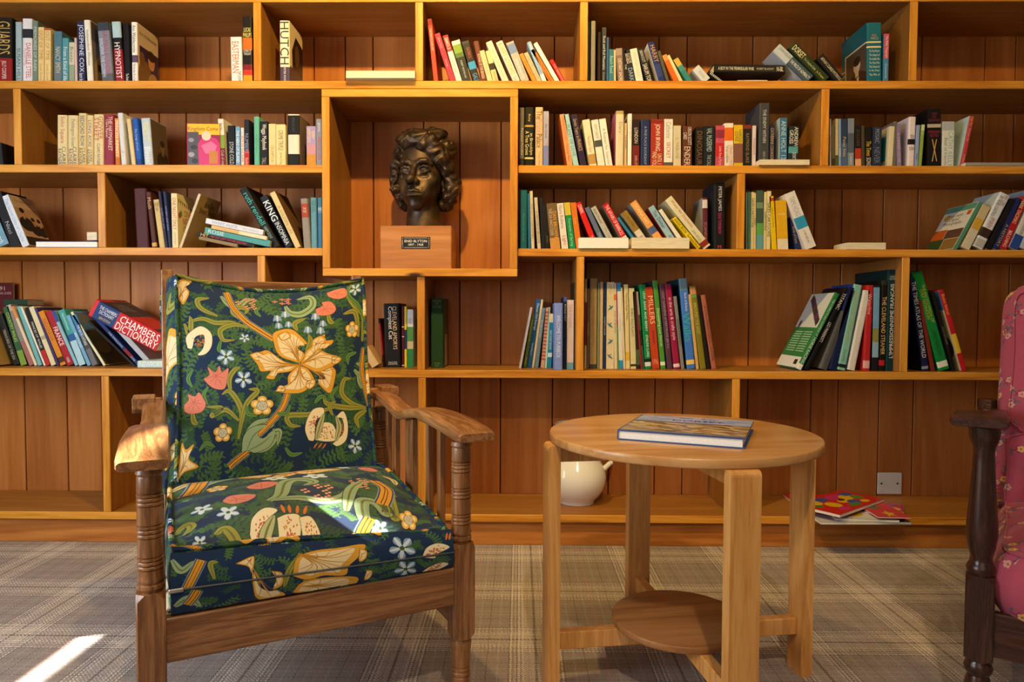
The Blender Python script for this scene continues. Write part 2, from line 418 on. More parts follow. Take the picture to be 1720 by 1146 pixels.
# the display box round the bust
board('box_board', NL, NR, -.012, DEP, NT - TH, min(NT, ZS['A'] - TH), M_SHELF)
board('box_board', NL, NR, -.012, DEP, NB, NB + TH, M_SHELF)
board('box_board', NL, NL + TH, -.0118, DEP, NB + TH, NT - TH, M_DIVIDER)
board('box_board', NR - TH, NR, -.0118, DEP, NB + TH, NT - TH, M_DIVIDER)
def divider(x, zlo, zhi): return board('divider', x, x + TH, .001, DEP, zlo, zhi, M_DIVIDER)
for x in (-1.0569, -.4151, .2345, 1.524): divider(x, ZS['A'], ZTOP)
for x in (-2.0211, 1.1863): divider(x, ZS['B'], ZS['A'] - TH)
for x in (-1.6887, .8607): divider(x, ZS['C'], ZS['B'] - TH)
XV9 = PY(432, 440, 0)[0]
divider(XV9, ZS['D'], ZS['C'] - TH); divider(-.4089, ZS['D'], NB)
for x in (.2273, 1.5163): divider(x, ZS['D'], ZS['C'] - TH)
for x in (-1.687, -.405, PY(1230.5, 645, 0)[0]): divider(x, ZS['E'], ZS['D'] - TH)
for a, b_ in (('E', 'D'), ('D', 'C'), ('C', 'B'), ('B', 'A')): divider(XR, ZS[a], ZS[b_] - TH)
divider(XR, ZS['A'], ZTOP)
# tongue-and-groove back: one board each
GR = [-190, -120, -62, -10, 38, 109.5, 168, 220, 272, 317, 374, 440, 482, 530, 582, 628, 712, 772, 841, 929, 983, 1024, 1102, 1149, 1258, 1365, 1411, 1480, 1538, 1643, 1694, 1740]
gx = [PY(g, 532, DEP)[0] for g in GR]
for a, b_ in zip(gx, gx[1:]):
    MB().box(a + .0022, b_ - .0022, DEP, DEP + .016, 0.0, ZTOP + .2, .0025).build('plank', M_PLANK, case)
tag(MB().box(gx[0], gx[-1], DEP + .016, DEP + .02, 0, ZTOP + .2).build('back_sheet', M_SEAM, case))
board('kick_board', XL, XR + .4, .022, .044, 0, ZS['E'] - TH, M_KICK)
tag(MB().box(XL, XR, -.0, .0195, ZTOP + TH, ZTOP + TH + .01).build('top_lip', M_SHELF, case))
# small white tag stuck to a divider
q = PY(428, 471, .09)
t_ = MB().box(XV9 - .002, XV9, .05, .09, q[2] - .017, q[2] + .017, .0008).build('price_tag', plain('#dfe3e6', .4), case); tag(t_, 'small white plastic tag')
M_WHITE = plain('#e9e6df', .35, .5, var=.03)
q0, q1 = PY(1473, 793.5, DEP), PY(1513.5, 830, DEP)
pl = MB().box(q0[0], q1[0], DEP - .008, DEP, q1[2] - .001, q0[2], .004).build('blanking_plate', M_WHITE)
tag(pl, 'square white blanking plate with two screws on the panelled back', 'wall plate')
for px in (1480.5, 1507.5):
    c = PY(px, 812.5, DEP - .008); MB().lathe([(.0042, 0), (.0042, .0012), (.003, .0016)], 12, M=Matrix.Translation(c) @ Matrix.Rotation(PI / 2, 4, 'X')).build('screw', plain('#2c2622', .5), pl)

# ------------------------------------------------------------------ the armchairs
OAK = ('#643d21', '#8a5b35', '#a9784c')
M_OAKZ = wood('waxed_oak_upright', *OAK, axis='z', rough=.3, freq=26, rand=.08, bumpy=.3, spec=.5)
M_OAKX = wood('waxed_oak_rail', *OAK, axis='x', rough=.33, freq=26, rand=.06, bumpy=.3, spec=.5)
M_OAKY = wood('waxed_oak_arm', '#6a4224', '#94633a', '#b28153', axis='y', rough=.3, coat=.25, freq=26, rand=.03, bumpy=.3, spec=.55)
DOAK = ('#22110b', '#3a2016', '#4f2d1f')
M_DOZ = wood('dark_oak_upright', *DOAK, axis='z', rough=.26, freq=22, rand=.05, spec=.55)
M_DOX = wood('dark_oak_rail', *DOAK, axis='x', rough=.3, freq=22, rand=.05, spec=.5)
M_DOY = wood('dark_oak_arm', *DOAK, axis='y', rough=.3, freq=22, rand=.05, spec=.5)

def rings(z, r, n=3, pitch=.0085):
    """a band of turned grooves, profile points from low to high"""
    out = []
    for i in range(n):
        a = z + i * pitch
        out += [(r, a), (r * .88, a + pitch * .22), (r * 1.03, a + pitch * .4), (r * 1.03, a + pitch * .8)]
    return out + [(r * .88, z + n * pitch), (r, z + n * pitch + .002)]
def square_part(mb, x, y, w, z0, z1, ch=.012):
    """square section whose corners are chamfered into the turning above and below"""
    h = w / 2; k = h * .78; c = .003
    def sec(hh, cc): return [(x - hh + cc, y - hh), (x + hh - cc, y - hh), (x + hh, y - hh + cc), (x + hh, y + hh - cc), (x + hh - cc, y + hh), (x - hh + cc, y + hh), (x - hh, y + hh - cc), (x - hh, y - hh + cc)]
    lv = [(sec(h, h * .58), z0), (sec(h, c), z0 + ch), (sec(h, c), z1 - ch), (sec(h, h * .58), z1)]
    vs = [(px, py, z) for s, z in lv for px, py in s]; fs = []
    for a in range(3):
        for i in range(8): fs.append((a * 8 + i, a * 8 + (i + 1) % 8, a * 8 + 8 + (i + 1) % 8, a * 8 + 8 + i))
    fs += [tuple(range(7, -1, -1)), tuple(range(24, 32))]
    mb.add(vs, fs)
def ringed_leg(x, y, w=.051, ztop=.640, zb=.178, zt=.403):
    mb = MB(); T = Matrix.Translation((x, y, 0)); r = .0225
    mb.lathe([(.019, 0), (.0205, .01), (.021, .05)] + rings(.085, .022, 2, .012) + [(.0225, .125), (.023, .15), (.0245, .159), (.0245, .168), (.021, .174), (.02, .182)], 24, M=T)
    square_part(mb, x, y, w, zb, zt)
    p = [(.02, zt - .006), (.021, zt + .004), (.0245, zt + .008), (.0245, zt + .014), (.0205, zt + .017), (.024, zt + .022), (.024, zt + .026), (r, zt + .03)]
    for z in (zt + .042, zt + .103, zt + .164): p += rings(z, r)
    p += [(r, ztop - .018), (.021, ztop - .014), (.0245, ztop - .009), (.022, ztop)]
    mb.lathe(p, 28, M=T); return mb
def baluster_leg(x, y, w=.056, ztop=.685, zb=.155, zt=.35):
    mb = MB(); T = Matrix.Translation((x, y, 0))
    mb.lathe([(.016, 0), (.017, .02), (.026, .06), (.0285, .085), (.025, .105), (.021, .118), (.0275, .128), (.029, .137), (.026, .146), (.022, .152), (.022, .16)], 24, M=T)
    square_part(mb, x, y, w, zb, zt)
    mb.lathe([(.024, zt - .006), (.0275, zt + .004), (.029, zt + .014), (.026, zt + .022), (.0225, zt + .028), (.0215, zt + .04), (.027, zt + .062), (.0305, zt + .085), (.031, zt + .105), (.0295, zt + .13), (.0265, zt + .17), (.0235, zt + .215), (.0215, zt + .255), (.0205, zt + .28), (.022, zt + .29), (.0265, zt + .302), (.030, ztop - .02), (.031, ztop)], 28, M=T)
    return mb
def arm_mesh(xc, out, length, top, dark=False):
    """arm that broadens to the front, dips behind the hand and rises to the back; out = +1 or -1 is the outer side"""
    mb = MB(); nt_ = 44; pts = []; SY0 = -.075
    for i in range(nt_ + 1):
        u = i / nt_; y = SY0 + u * length
        w_in = .037 - .006 * max(0, min(1, (u - .3) / .35))
        w_out = .054 - .028 * max(0, min(1, (u - .18) / .5)) ** 1.2
        if dark: w_in, w_out = .045, .064 - .05 * max(0, min(1, (u - .22) / .2))
        dip = 0.0 if dark else -.026 * math.exp(-((u - .60) / .13) ** 2)
        droop = -.016 * max(0, 1 - u / .30) ** 1.5 if not dark else -.075 * max(0, u - .12)
        rise = .004 * max(0, (u - .75) / .25)
        zt = top + dip + droop + rise; th = .026 + (.004 if u < .35 else 0) 
        zb = zt - th
        if u == 0: r = .9
        e = .55 if i == 0 else (.82 if i == 1 else 1.0); b_ = .008
        a0, a1 = (-w_out, w_in) if out < 0 else (-w_in, w_out)
        zm = (zt + zb) / 2; hz = th / 2 * (.6 if i == 0 else (.9 if i == 1 else 1)); cx = xc + (a0 + a1) / 2; hw = (a1 - a0) / 2 * (.93 if i == 0 else 1)
        sec = [(-1, -.45), (-.92, -.85), (-.75, -1), (.75, -1), (.92, -.85), (1, -.45), (1, .45), (.92, .85), (.72, 1), (.3, 1.03), (-.3, 1.03), (-.72, 1), (-.92, .85), (-1, .45)]
        pts.append([(cx + hw * p, y, zm + hz * q) for p, q in sec])
    n = len(pts[0]); vs = [p for r in pts for p in r]; fs = []
    for i in range(nt_):
        for k in range(n): fs.append((i * n + k, i * n + (k + 1) % n, (i + 1) * n + (k + 1) % n, (i + 1) * n + k))
    fs += [tuple(range(n)), tuple(range(nt_ * n + n - 1, nt_ * n - 1, -1))]
    return mb.add(vs, fs, 0, True)

def chair_frame(root, W, T, legfn, mz, mx, my, zr0, zr1, top, dark=False):
    for x, y in ((0, 0), (W, 0), (0, T), (W, T)):
        legfn(x, y).build('leg', mz, root)
    MB().box(.024, W - .024, -.021, .003, zr0, zr1, .0025).build('front_rail', mx, root)
    MB().box(.024, W - .024, T - .012, T + .012, zr0 + .02, zr1 - .005, .0025).build('back_rail', mx, root)
    for x in (0, W):
        MB().box(x - .012, x + .012, .024, T - .024, zr0, zr1, .0025).build('side_rail', my, root)
        MB().box(x - .011, x + .011, .024, T - .024, .19, .215, .0025).build('stretcher', my, root)
    for x, out in ((0, -1), (W, 1)):
        arm_mesh(x, out, T + .125, top, dark).build('arm', my, root, angle=35)
        for y, w in (((.13, .02), (.215, .022), (.362, .062), (.5, .022), (.578, .02)) if not dark else ((.15, .03), (.28, .03), (.41, .03), (.53, .03))):
            zt = top - .028 - (.026 * math.exp(-((((y + .075) / (T + .125)) - .60) / .13) ** 2) if not dark else 0)
            MB().box(x - .008, x + .008, y - w / 2, y + w / 2, zr1 - .01, zt + .006, .002).build('slat', mz, root)

def bil(c, u, v):
    a, b_, c_, d = (np.array(q, float) for q in c)      # bottom-left, bottom-right, top-right, top-left
    return (a * (1 - u) + b_ * u) * (1 - v) + (d * (1 - u) + c_ * u) * v
def cushion(name, root, front, back, puff_f, puff_b, m_front, m_band, m_pipe, pipe_r=.0055, sag=0.0, nseg=26, pinch=.0, ptop=None, bulge=.012, rnd=.03, uvf=None, wob=0.0):
    """boxed cushion between two four-cornered faces; corners in the order bl, br, tr, tl as seen from outside"""
    fr = [np.array(p, float) for p in front]; bk = [np.array(p, float) for p in back]
    nf = np.cross(fr[1] - fr[0], fr[3] - fr[0]); nf /= np.linalg.norm(nf)
    rs = np.random.RandomState(3); ph = rs.rand(8) * 6
    def edge(c, u, v, inward=pinch):
        p = bil(c, u, v); m = bil(c, .5, .5)
        du, dv = 4 * u * (1 - u), 4 * v * (1 - v)
        # sides bow in a little between the corners
        p = p + (m - p) * rnd * (abs(2 * u - 1) * abs(2 * v - 1)) ** 6
        eu = (bil(c, 1, v) - bil(c, 0, v)); ev = (bil(c, u, 1) - bil(c, u, 0))
        p = p - eu * (u - .5) * 2 * inward * dv - ev * (v - .5) * 2 * (ptop if ptop is not None and v > .5 else inward) * du
        if wob: p = p + nf * wob * (math.sin(5 * u + ph[0]) * math.sin(4 * v + ph[1]))
        return p
    def face(c, sgn, puff):
        def fn(u, v):
            b_ = (1 - abs(2 * u - 1) ** 2.6) * (1 - abs(2 * v - 1) ** 2.6)
            w = .12 * math.sin(9 * u + 5 * v + ph[2]) * math.sin(7 * v - 3 * u + ph[3]) * b_ + .07 * math.sin(21 * u + ph[4]) * b_ * (1 - b_)
            return tuple(edge(c, u, v) + nf * sgn * puff * (b_ + w * wob * 20))
        return fn
    mb = MB(); n = nseg
    mb.grid(face(fr, 1, puff_f), n, n, 0)
    mb2 = MB(); mb2.grid(face(bk, -1, puff_b), n, n, 0)
    # band round the four sides, bulging a little
    per = [(i / n, 0) for i in range(n)] + [(1, i / n) for i in range(n)] + [(1 - i / n, 1) for i in range(n)] + [(0, 1 - i / n) for i in range(n)]
    m = len(per); rows = 6; vs = []; fs = []
    for r in range(rows + 1):
        t = r / rows
        for (u, v) in per:
            a = edge(fr, u, v); b_ = edge(bk, u, v); cen = (bil(fr, .5, .5) + bil(bk, .5, .5)) / 2
            p = a * (1 - t) + b_ * t; o = p - cen; o = o - nf * (o @ nf); o /= np.linalg.norm(o)
            vs.append(tuple(p + o * bulge * math.sin(PI * t) ** .8))
    for r in range(rows):
        for k in range(m): fs.append((r * m + k, r * m + (k + 1) % m, (r + 1) * m + (k + 1) % m, (r + 1) * m + k))
    mb3 = MB().add(vs, fs, 0, True)
    main = MB(); 
    main.add(mb.v, mb.f, 0, True); main.add(mb2.v, mb2.f, 1, True); main.add(mb3.v, mb3.f, 1, True)
    o = main.build(name, [m_front, m_band], root, fix=True, angle=60)
    for c in (fr, bk):
        pts = [edge(c, u, v) + nf * (.002 if c is fr else -.002) for u, v in per]
        MB().tube([tuple(p) for p in pts], pipe_r, 7, closed=True).build('piping', m_pipe, o)
    return o, edge, fr, bk, nf

CH = np.array([-.7042, -1.4455]); PH = .481; CW, CT = .643, .681
chair = tag(empty('armchair', (CH[0], CH[1], 0), PH), 'oak reclining armchair with ring-turned legs and cushions in a navy lily and tulip print', 'armchair')
E1 = np.array([math.cos(PH), math.sin(PH), 0]); E2 = np.array([-math.sin(PH), math.cos(PH), 0])
def AT(px, py, t):              # photograph point -> chair coordinates on the plane t behind the front legs
    d = ray(px, py); P0 = np.array([CH[0], CH[1], 0]) + E2 * t
    P = CAM + d * (((P0 - CAM) @ E2) / (d @ E2)); r = P - np.array([CH[0], CH[1], 0])
    return np.array([r @ E1, r @ E2, P[2]])
def chair_px(l):
    return proj(np.array([CH[0], CH[1], 0]) + E1 * l[0] + E2 * l[1] + np.array([0, 0, l[2]]))
chair_frame(chair, CW, CT, ringed_leg, M_OAKZ, M_OAKX, M_OAKY, .263, .350, .690)
# reclining back frame, its rod and the notched blocks behind the arms
br = empty('backrest', (0, 0, 0)); br.parent = chair
def post(a):
    mb = MB(); p0, p1 = Vector((a, .59, .34)), Vector((a, .80, 1.063))
    d = (p1 - p0).normalized(); L_ = (p1 - p0).length; M = Matrix.Translation(p0) @ Vector((0, 0, 1)).rotation_difference(d).to_matrix().to_4x4()
    return mb.box(-.016, .016, -.012, .012, 0, L_, .003, M=M)
for a in (.038, .598): post(a).build('back_post', M_OAKZ, br)
for z, h in ((1.015, .042), (.62, .04)):
    y = .59 + (z - .34) / (1.063 - .34) * .21; MB().box(.05, .585, y - .010, y + .010, z - h / 2, z + h / 2, .003).build('back_rail', M_OAKX, br)
for a in (.15, .26, .37, .48):
    MB().box(a - .016, a + .016, -.006, .006, 0, .41, .002, M=Matrix.Translation((a * 0, .672, .622)) @ Matrix.Rotation(-.28, 4, 'X')).build('back_slat', M_OAKZ, br)
MB().tube([(-.045, .705, .688), (CW + .045, .705, .688)], .011, 10).build('support_rod', M_OAKX, chair)
for a in (-.024, CW + .024):
    mb = MB()
    for y_ in (.645, .685, .725): mb.box(a - .028, a + .028, y_ - .008, y_ + .008, .664, .706, .002)
    mb.box(a - .028, a + .028, .637, .755, .664, .678, .002)
    tag(mb.build('notched_block', M_OAKY, chair), kind='stuff')

# ---- the flower print, drawn motif by motif where the photograph shows it
NAVY, GREEN, DGREEN, OLIVE, SAGE, CREAM, GOLD, PINK, BLUE, PALE, BROWN = '#182f50', '#3d5f33', '#2a4a33', '#959340', '#8fa983', '#e8d2a4', '#d9a03a', '#d67f6c', '#7d9fc6', '#ccd9df', '#8a6a2c'
def scrolls(cv, n, seed, size):
    rs = np.random.RandomState(seed)
    for i in range(n):
        x, y = rs.rand() * cv.w, rs.rand() * cv.h; a = rs.rand() * 6.3; turn = (rs.rand() - .5) * .9; col = ('#3f6238', '#2c4d3a', '#476b3c', '#355a38')[i % 4]; pts = [(x, y)]; L_ = size * (.7 + .7 * rs.rand())
        for k in range(6):
            a += turn; x += math.cos(a) * L_ / 5; y += math.sin(a) * L_ / 5; pts.append((x, y))
            for sd in (-1, 1):
                b_ = a + sd * .9; l = L_ * .27; cv.stroke([(x, y), (x + math.cos(b_) * l * .6, y + math.sin(b_) * l * .6), (x + math.cos(b_ + sd * .6) * l, y + math.sin(b_ + sd * .6) * l)], size * .15, col)
        cv.stroke(pts, size * .07, col, 'end')
class Print:
    """draws motifs given in a photograph crop's coordinates on to the canvas of one cushion face"""
    def __init__(s, cv, H, org, k): s.cv, s.H, s.org, s.k = cv, H, org, k
    def t(s, pts):
        p = np.asarray(pts, float) / s.k + np.array(s.org); q = np.concatenate([p, np.ones((len(p), 1))], 1) @ s.H.T
        return q[:, :2] / q[:, 2:]
    def wid(s, pt, w):
        a, b_, c = s.t([pt, (pt[0] + w, pt[1]), (pt[0], pt[1] + w)]); return (np.linalg.norm(b_ - a) + np.linalg.norm(c - a)) / 2
    def shape(s, pts, col, line=None, n=6):
        p = smooth_line(list(pts) + [pts[0]], n); q = s.t(p); c = q.mean(0)
        if line: s.cv.poly(c + (q - c) * 1.0 + np.sign(q - c) * 1.6, line)
        s.cv.poly(q, col)
    def stroke(s, pts, w, col, taper=True): s.cv.stroke(s.t(smooth_line(pts, 6)), s.wid(pts[len(pts) // 2], w), col, taper)
    def petal(s, pts, root, base=CREAM, edge=GOLD, lines=14):
        s.shape(pts, edge, '#4a3518'); c = np.mean(pts, 0)
        s.shape([tuple(np.array(p) + (np.array(root) * .35 + c * .65 - np.array(p)) * .22) for p in pts], base)
        q = smooth_line(list(pts) + [pts[0]], 4)
        for i in range(lines):
            p = q[int((i + .5) * len(q) / lines)]; m = (np.array(root) * .5 + p * .5 + c) / 2
            s.stroke([root, tuple(m), tuple(p * .9 + c * .1)], (2.6, 3.4)[i % 2], ('#8a6024', '#c68f30')[i % 2])
    def tulip(s, pts):
        s.shape(pts, PINK, '#7a4434', 3); c = np.mean(pts, 0)
        for p in pts[::1]: s.stroke([tuple(c), tuple(c * .2 + np.array(p) * .8)], 2.4, '#b0604f')
    def daisy(s, x, y, rx, ry, petals='#e3b24e', mid='#c9c4ae'):
        for k in range(5):
            a = 2 * PI * k / 5 - 1.57; s.shape([(x + rx * (.62 * math.cos(a) + .42 * math.cos(b_)), y + ry * (.62 * math.sin(a) + .42 * math.sin(b_))) for b_ in np.linspace(0, 2 * PI, 9)[:-1]], petals, '#6a4a18')
            s.shape([(x + rx * (.62 * math.cos(a) + .22 * math.cos(b_)), y + ry * (.62 * math.sin(a) + .22 * math.sin(b_))) for b_ in np.linspace(0, 2 * PI, 9)[:-1]], '#f0dca8')
        s.shape([(x + rx * .48 * math.cos(b_), y + ry * .48 * math.sin(b_)) for b_ in np.linspace(0, 2 * PI, 11)[:-1]], mid, '#4a4030')
        for i in range(10):
            a = i * 2.4; r = .1 + .03 * i; s.shape([(x + rx * (r * math.cos(a) + .05 * math.cos(b_)), y + ry * (r * math.sin(a) + .05 * math.sin(b_))) for b_ in (0, 1.6, 3.1, 4.7)], '#6a6250', n=2)
    def bluebell(s, x, y, r, ry=None):
        ry = ry or r
        for k in range(5):
            a = 2 * PI * k / 5 + .4; tip = (x + r * math.cos(a), y + ry * math.sin(a)); l = (x + r * .75 * math.cos(a + .42), y + ry * .75 * math.sin(a + .42)); q = (x + r * .75 * math.cos(a - .42), y + ry * .75 * math.sin(a - .42))
            s.shape([(x, y), l, tip, q], BLUE, n=3); s.stroke([(x, y), tip], r * .26, PALE)
        s.shape([(x + r * .2 * math.cos(b_), y + ry * .2 * math.sin(b_)) for b_ in (0, 1.2, 2.5, 3.8, 5)], GREEN, n=2)
    def bell(s, x, y, r):
        s.shape([(x - r * .6, y - r), (x + r * .5, y - r * .8), (x + r, y + r * .5), (x + r * .4, y + r * .6), (x, y + r), (x - r * .4, y + r * .5), (x - r, y + r * .6)], BLUE, n=3); s.stroke([(x, y - r), (x, y + r * .7)], r * .5, PALE)
    def speckled(s, pts):
        s.shape(pts, '#ecdfba', '#4a4020'); p = np.array(pts); c = p.mean(0); rs = np.random.RandomState(int(c[0]))
        for i in range(34):
            w = rs.dirichlet(np.ones(len(pts)) * .55); q = w @ p; q = c + (q - c) * .88
            s.shape([(q[0] + 3.2 * math.cos(b_), q[1] + 3.2 * math.sin(b_)) for b_ in (0, 1.6, 3.1, 4.7)], '#c0453a' if i % 2 else '#c98a3a', n=2)
    def stem(s, pts, w=24):
        s.stroke(pts, w * 1.45, '#7d95b0', False); s.stroke(pts, w * 1.2, '#1c2b3f', False); s.stroke(pts, w, '#d99a2e', False)
        p = smooth_line(pts, 12)
        for i, q in enumerate(p[1:-1]):
            for k in (-.25, .25):
                s.shape([(q[0] + w * k + 2.6 * math.cos(b_), q[1] + (3 if k > 0 else -3) + 2.6 * math.sin(b_)) for b_ in (0, 1.6, 3.1, 4.7)], '#4a3210', n=2)
    def leaf(s, pts, w=26, col=OLIVE, rib='#6a7030'):
        s.stroke(pts, w * 1.12, '#20301f'); s.stroke(pts, w, col); s.stroke(pts, w * .18, rib)
    def berries(s, x, y, rx, ry):
        rs = np.random.RandomState(5)
        for i in range(6):
            a = i * 1.05; cx, cy = x + rx * math.cos(a) * (.35 + .65 * (i % 2)), y + ry * math.sin(a)
            for k in range(4): s.shape([(cx + rx * .2 * math.cos(k * 1.57) + rx * .12 * math.cos(b_), cy + ry * .28 * math.sin(k * 1.57 + .3) + ry * .14 * math.sin(b_)) for b_ in (0, 1.6, 3.1, 4.7)], '#e6a98a', '#8a3a2a', n=2)
def homography(src, dst):
    A = []
    for (x, y), (u, v) in zip(src, dst):
        A += [[x, y, 1, 0, 0, 0, -u * x, -u * y, -u], [0, 0, 0, x, y, 1, -v * x, -v * y, -v]]
    return np.linalg.svd(np.array(A))[2][-1].reshape(3, 3)
CS = 1000
def cushion_print(corners, seed, nscroll=210):
    """canvas for a face whose chair-space corners are bl, br, tr, tl, and the map from photograph to canvas"""
    cv = Canvas(CS, CS, NAVY); scrolls(cv, nscroll, seed, 92)
    return cv, homography([chair_px(c) for c in corners], [(0, CS), (CS, CS), (CS, 0), (0, 0)])
bf = [AT(291, 824, .53), AT(636, 794, .53), AT(612, 466, .73), AT(291, 457, .73)]
cvb, H = cushion_print(bf, 3); P = Print(cvb, H, (180, 440), 2.606)
P.leaf([(590, 870), (600, 800), (640, 745), (700, 735), (660, 770)], 46, SAGE); P.leaf([(600, 850), (680, 840), (730, 780), (710, 760)], 34, SAGE)
P.leaf([(770, 150), (790, 190), (840, 200), (890, 160), (880, 110), (820, 115)], 34, SAGE); P.leaf([(490, 110), (520, 150), (560, 160), (600, 120), (640, 110)], 30, SAGE)
for l in [[(600, 275), (530, 250), (460, 255), (400, 240), (330, 265)], [(600, 270), (540, 260), (480, 290), (490, 340), (540, 340)], [(470, 220), (400, 190), (385, 150), (440, 130)],
          [(590, 240), (540, 200), (550, 165), (600, 170), (590, 200)], [(560, 800), (570, 680), (520, 590), (480, 600)], [(565, 760), (590, 650), (640, 590), (600, 580)], [(560, 720), (500, 670), (440, 690), (480, 660), (410, 650)],
          [(520, 590), (515, 530), (540, 490), (565, 480)], [(1130, 350), (1130, 240), (1080, 180), (1050, 120), (1070, 80)], [(1110, 330), (1090, 220), (1030, 220)], [(960, 215), (970, 250), (990, 260)],
          [(1150, 640), (1080, 630), (1030, 590), (1040, 530), (1075, 520)], [(1150, 640), (1050, 650), (960, 640), (940, 600)], [(1150, 650), (1100, 690), (1110, 735)], [(1000, 650), (880, 690), (780, 700), (790, 740), (840, 745)],
          [(820, 290), (810, 250), (860, 225)], [(860, 400), (880, 350), (870, 310)], [(350, 660), (360, 710), (380, 720)], [(320, 270), (340, 320), (350, 260), (345, 230)]]: P.leaf(l, 24)
for l in [[(690, 790), (740, 770), (735, 830)], [(1090, 480), (1120, 500), (1130, 460), (1100, 450)], [(1110, 500), (1130, 560)]]: P.leaf(l, 26, SAGE)
P.stem([(515, 85), (540, 165), (590, 235), (650, 285), (715, 335)]); P.stem([(782, 580), (755, 660), (705, 725), (645, 785)]); P.stem([(605, 855), (560, 890), (525, 920)]); P.stem([(1140, 380), (1130, 470), (1148, 560), (1168, 630)], 20)
P.shape([(578, 858), (583, 790), (620, 750), (685, 742), (645, 775), (668, 800), (722, 768), (702, 832), (640, 862), (608, 852)], SAGE, '#20301f'); P.stroke([(600, 850), (625, 790), (670, 752)], 6, '#6a8460'); P.stroke([(610, 850), (660, 825), (710, 785)], 6, '#6a8460')
for l in [[(1050, 85), (1060, 140), (1105, 190), (1130, 250)], [(420, 560), (400, 600), (420, 640)], [(640, 700), (600, 690), (590, 650)], [(730, 690), (770, 690), (790, 650)], [(480, 340), (470, 390), (500, 400)], [(900, 640), (930, 610), (960, 620)], [(350, 480), (330, 520), (350, 560)], [(660, 210), (640, 180), (660, 150)], [(1010, 560), (980, 600), (1000, 640)], [(390, 840), (420, 810), (460, 830)], [(770, 840), (800, 870), (850, 860)], [(1100, 400), (1060, 420), (1060, 460)]]: P.leaf(l, 18, '#5f8a4a', '#3a5a30')
R0 = (832, 468)
P.petal([(1020, 430), (985, 470), (1000, 500), (975, 590), (930, 565), (918, 545), (960, 540), (940, 505), (900, 490)], R0)
P.petal([(830, 470), (760, 450), (690, 395), (655, 400), (607, 415), (640, 465), (655, 500), (700, 500), (680, 530), (715, 535), (730, 510), (790, 500)], R0)
P.petal([(826, 472), (780, 520), (775, 565), (722, 590), (800, 600), (850, 590), (895, 550), (880, 545), (900, 540), (870, 490)], R0)
P.petal([(835, 465), (860, 400), (885, 375), (900, 345), (945, 315), (945, 345), (985, 345), (970, 370), (915, 380), (960, 410), (1025, 430), (985, 470), (920, 500), (880, 490)], R0)
P.petal([(830, 460), (740, 420), (712, 340), (715, 300), (760, 280), (800, 285), (835, 320), (865, 360), (835, 360), (820, 380), (850, 410), (845, 440)], R0, lines=18)
P.petal([(885, 372), (893, 340), (930, 322), (952, 345), (935, 362), (912, 360)], (900, 375), lines=5); P.petal([(607, 415), (640, 402), (665, 415), (640, 425), (650, 445), (625, 440)], (660, 430), lines=4); P.petal([(865, 545), (900, 535), (900, 560), (878, 578), (860, 568)], (870, 550), lines=4); P.petal([(980, 425), (1025, 430), (1010, 455), (985, 460)], (980, 440), lines=4); P.petal([(722, 592), (740, 565), (762, 572), (760, 592)], (760, 575), lines=4)
P.petal([(735, 310), (770, 295), (790, 320), (760, 340), (745, 335)], (760, 320), lines=2)
for t in ([(400, 525), (427, 508), (418, 472), (452, 500), (470, 468), (482, 502), (510, 480), (505, 530), (492, 575), (450, 572), (420, 550)], [(315, 632), (335, 612), (330, 588), (362, 600), (378, 583), (398, 610), (410, 640), (393, 670), (350, 675), (318, 662)], [(905, 180), (937, 165), (932, 148), (972, 150), (997, 190), (975, 215), (930, 217), (908, 205)], [(955, 100), (985, 92), (1035, 92), (1047, 130), (1010, 142), (965, 122)]): P.tulip(t)
P.speckled([(330, 380), (325, 330), (365, 290), (400, 278), (437, 310), (437, 370), (410, 408), (375, 412), (400, 380), (405, 320), (365, 330), (350, 380)])
P.speckled([(875, 805), (858, 760), (868, 710), (895, 668), (938, 660), (942, 690), (905, 720), (900, 800)]); P.speckled([(905, 802), (935, 730), (985, 730), (1005, 790), (960, 806)]); P.speckled([(985, 815), (1035, 760), (1030, 700), (1000, 700), (1035, 668), (1056, 720), (1048, 790), (1010, 822)])
P.leaf([(910, 800), (925, 740), (945, 680)], 26, '#b7b98a'); P.leaf([(1000, 800), (1015, 740), (1000, 690)], 26, '#b7b98a'); P.leaf([(985, 690), (970, 650), (1000, 625)], 18)
for x in (915, 935, 955): P.stroke([(x, 815), (x - 18, 840)], 6, '#d8702e')
for d in ((662, 656, 50, 42), (490, 770, 40, 40), (1077, 297, 32, 36)): P.daisy(*d)
for d in ((500, 424, 40), (578, 535, 40), (1088, 110, 30), (1090, 815, 34), (585, 328, 24)): P.bluebell(*d)
for d in ((733, 222, 20), (768, 200, 20), (738, 262, 18), (782, 256, 18), (902, 222, 20), (937, 262, 18), (868, 290, 20), (926, 297, 20)): P.bell(*d)
P.berries(610, 138, 45, 26); P.berries(765, 122, 40, 14)
P.petal([(295, 150), (300, 80), (330, 50), (365, 60), (335, 90), (350, 120), (320, 180)], (300, 160), lines=4); P.petal([(300, 900), (310, 800), (330, 830), (365, 810), (345, 870), (390, 910), (330, 930), (300, 960)], (310, 930), lines=5)
cvb.noise(.08)
M_BACKP = printed('flower_print_back', cvb, .75, .2, .25, .05)
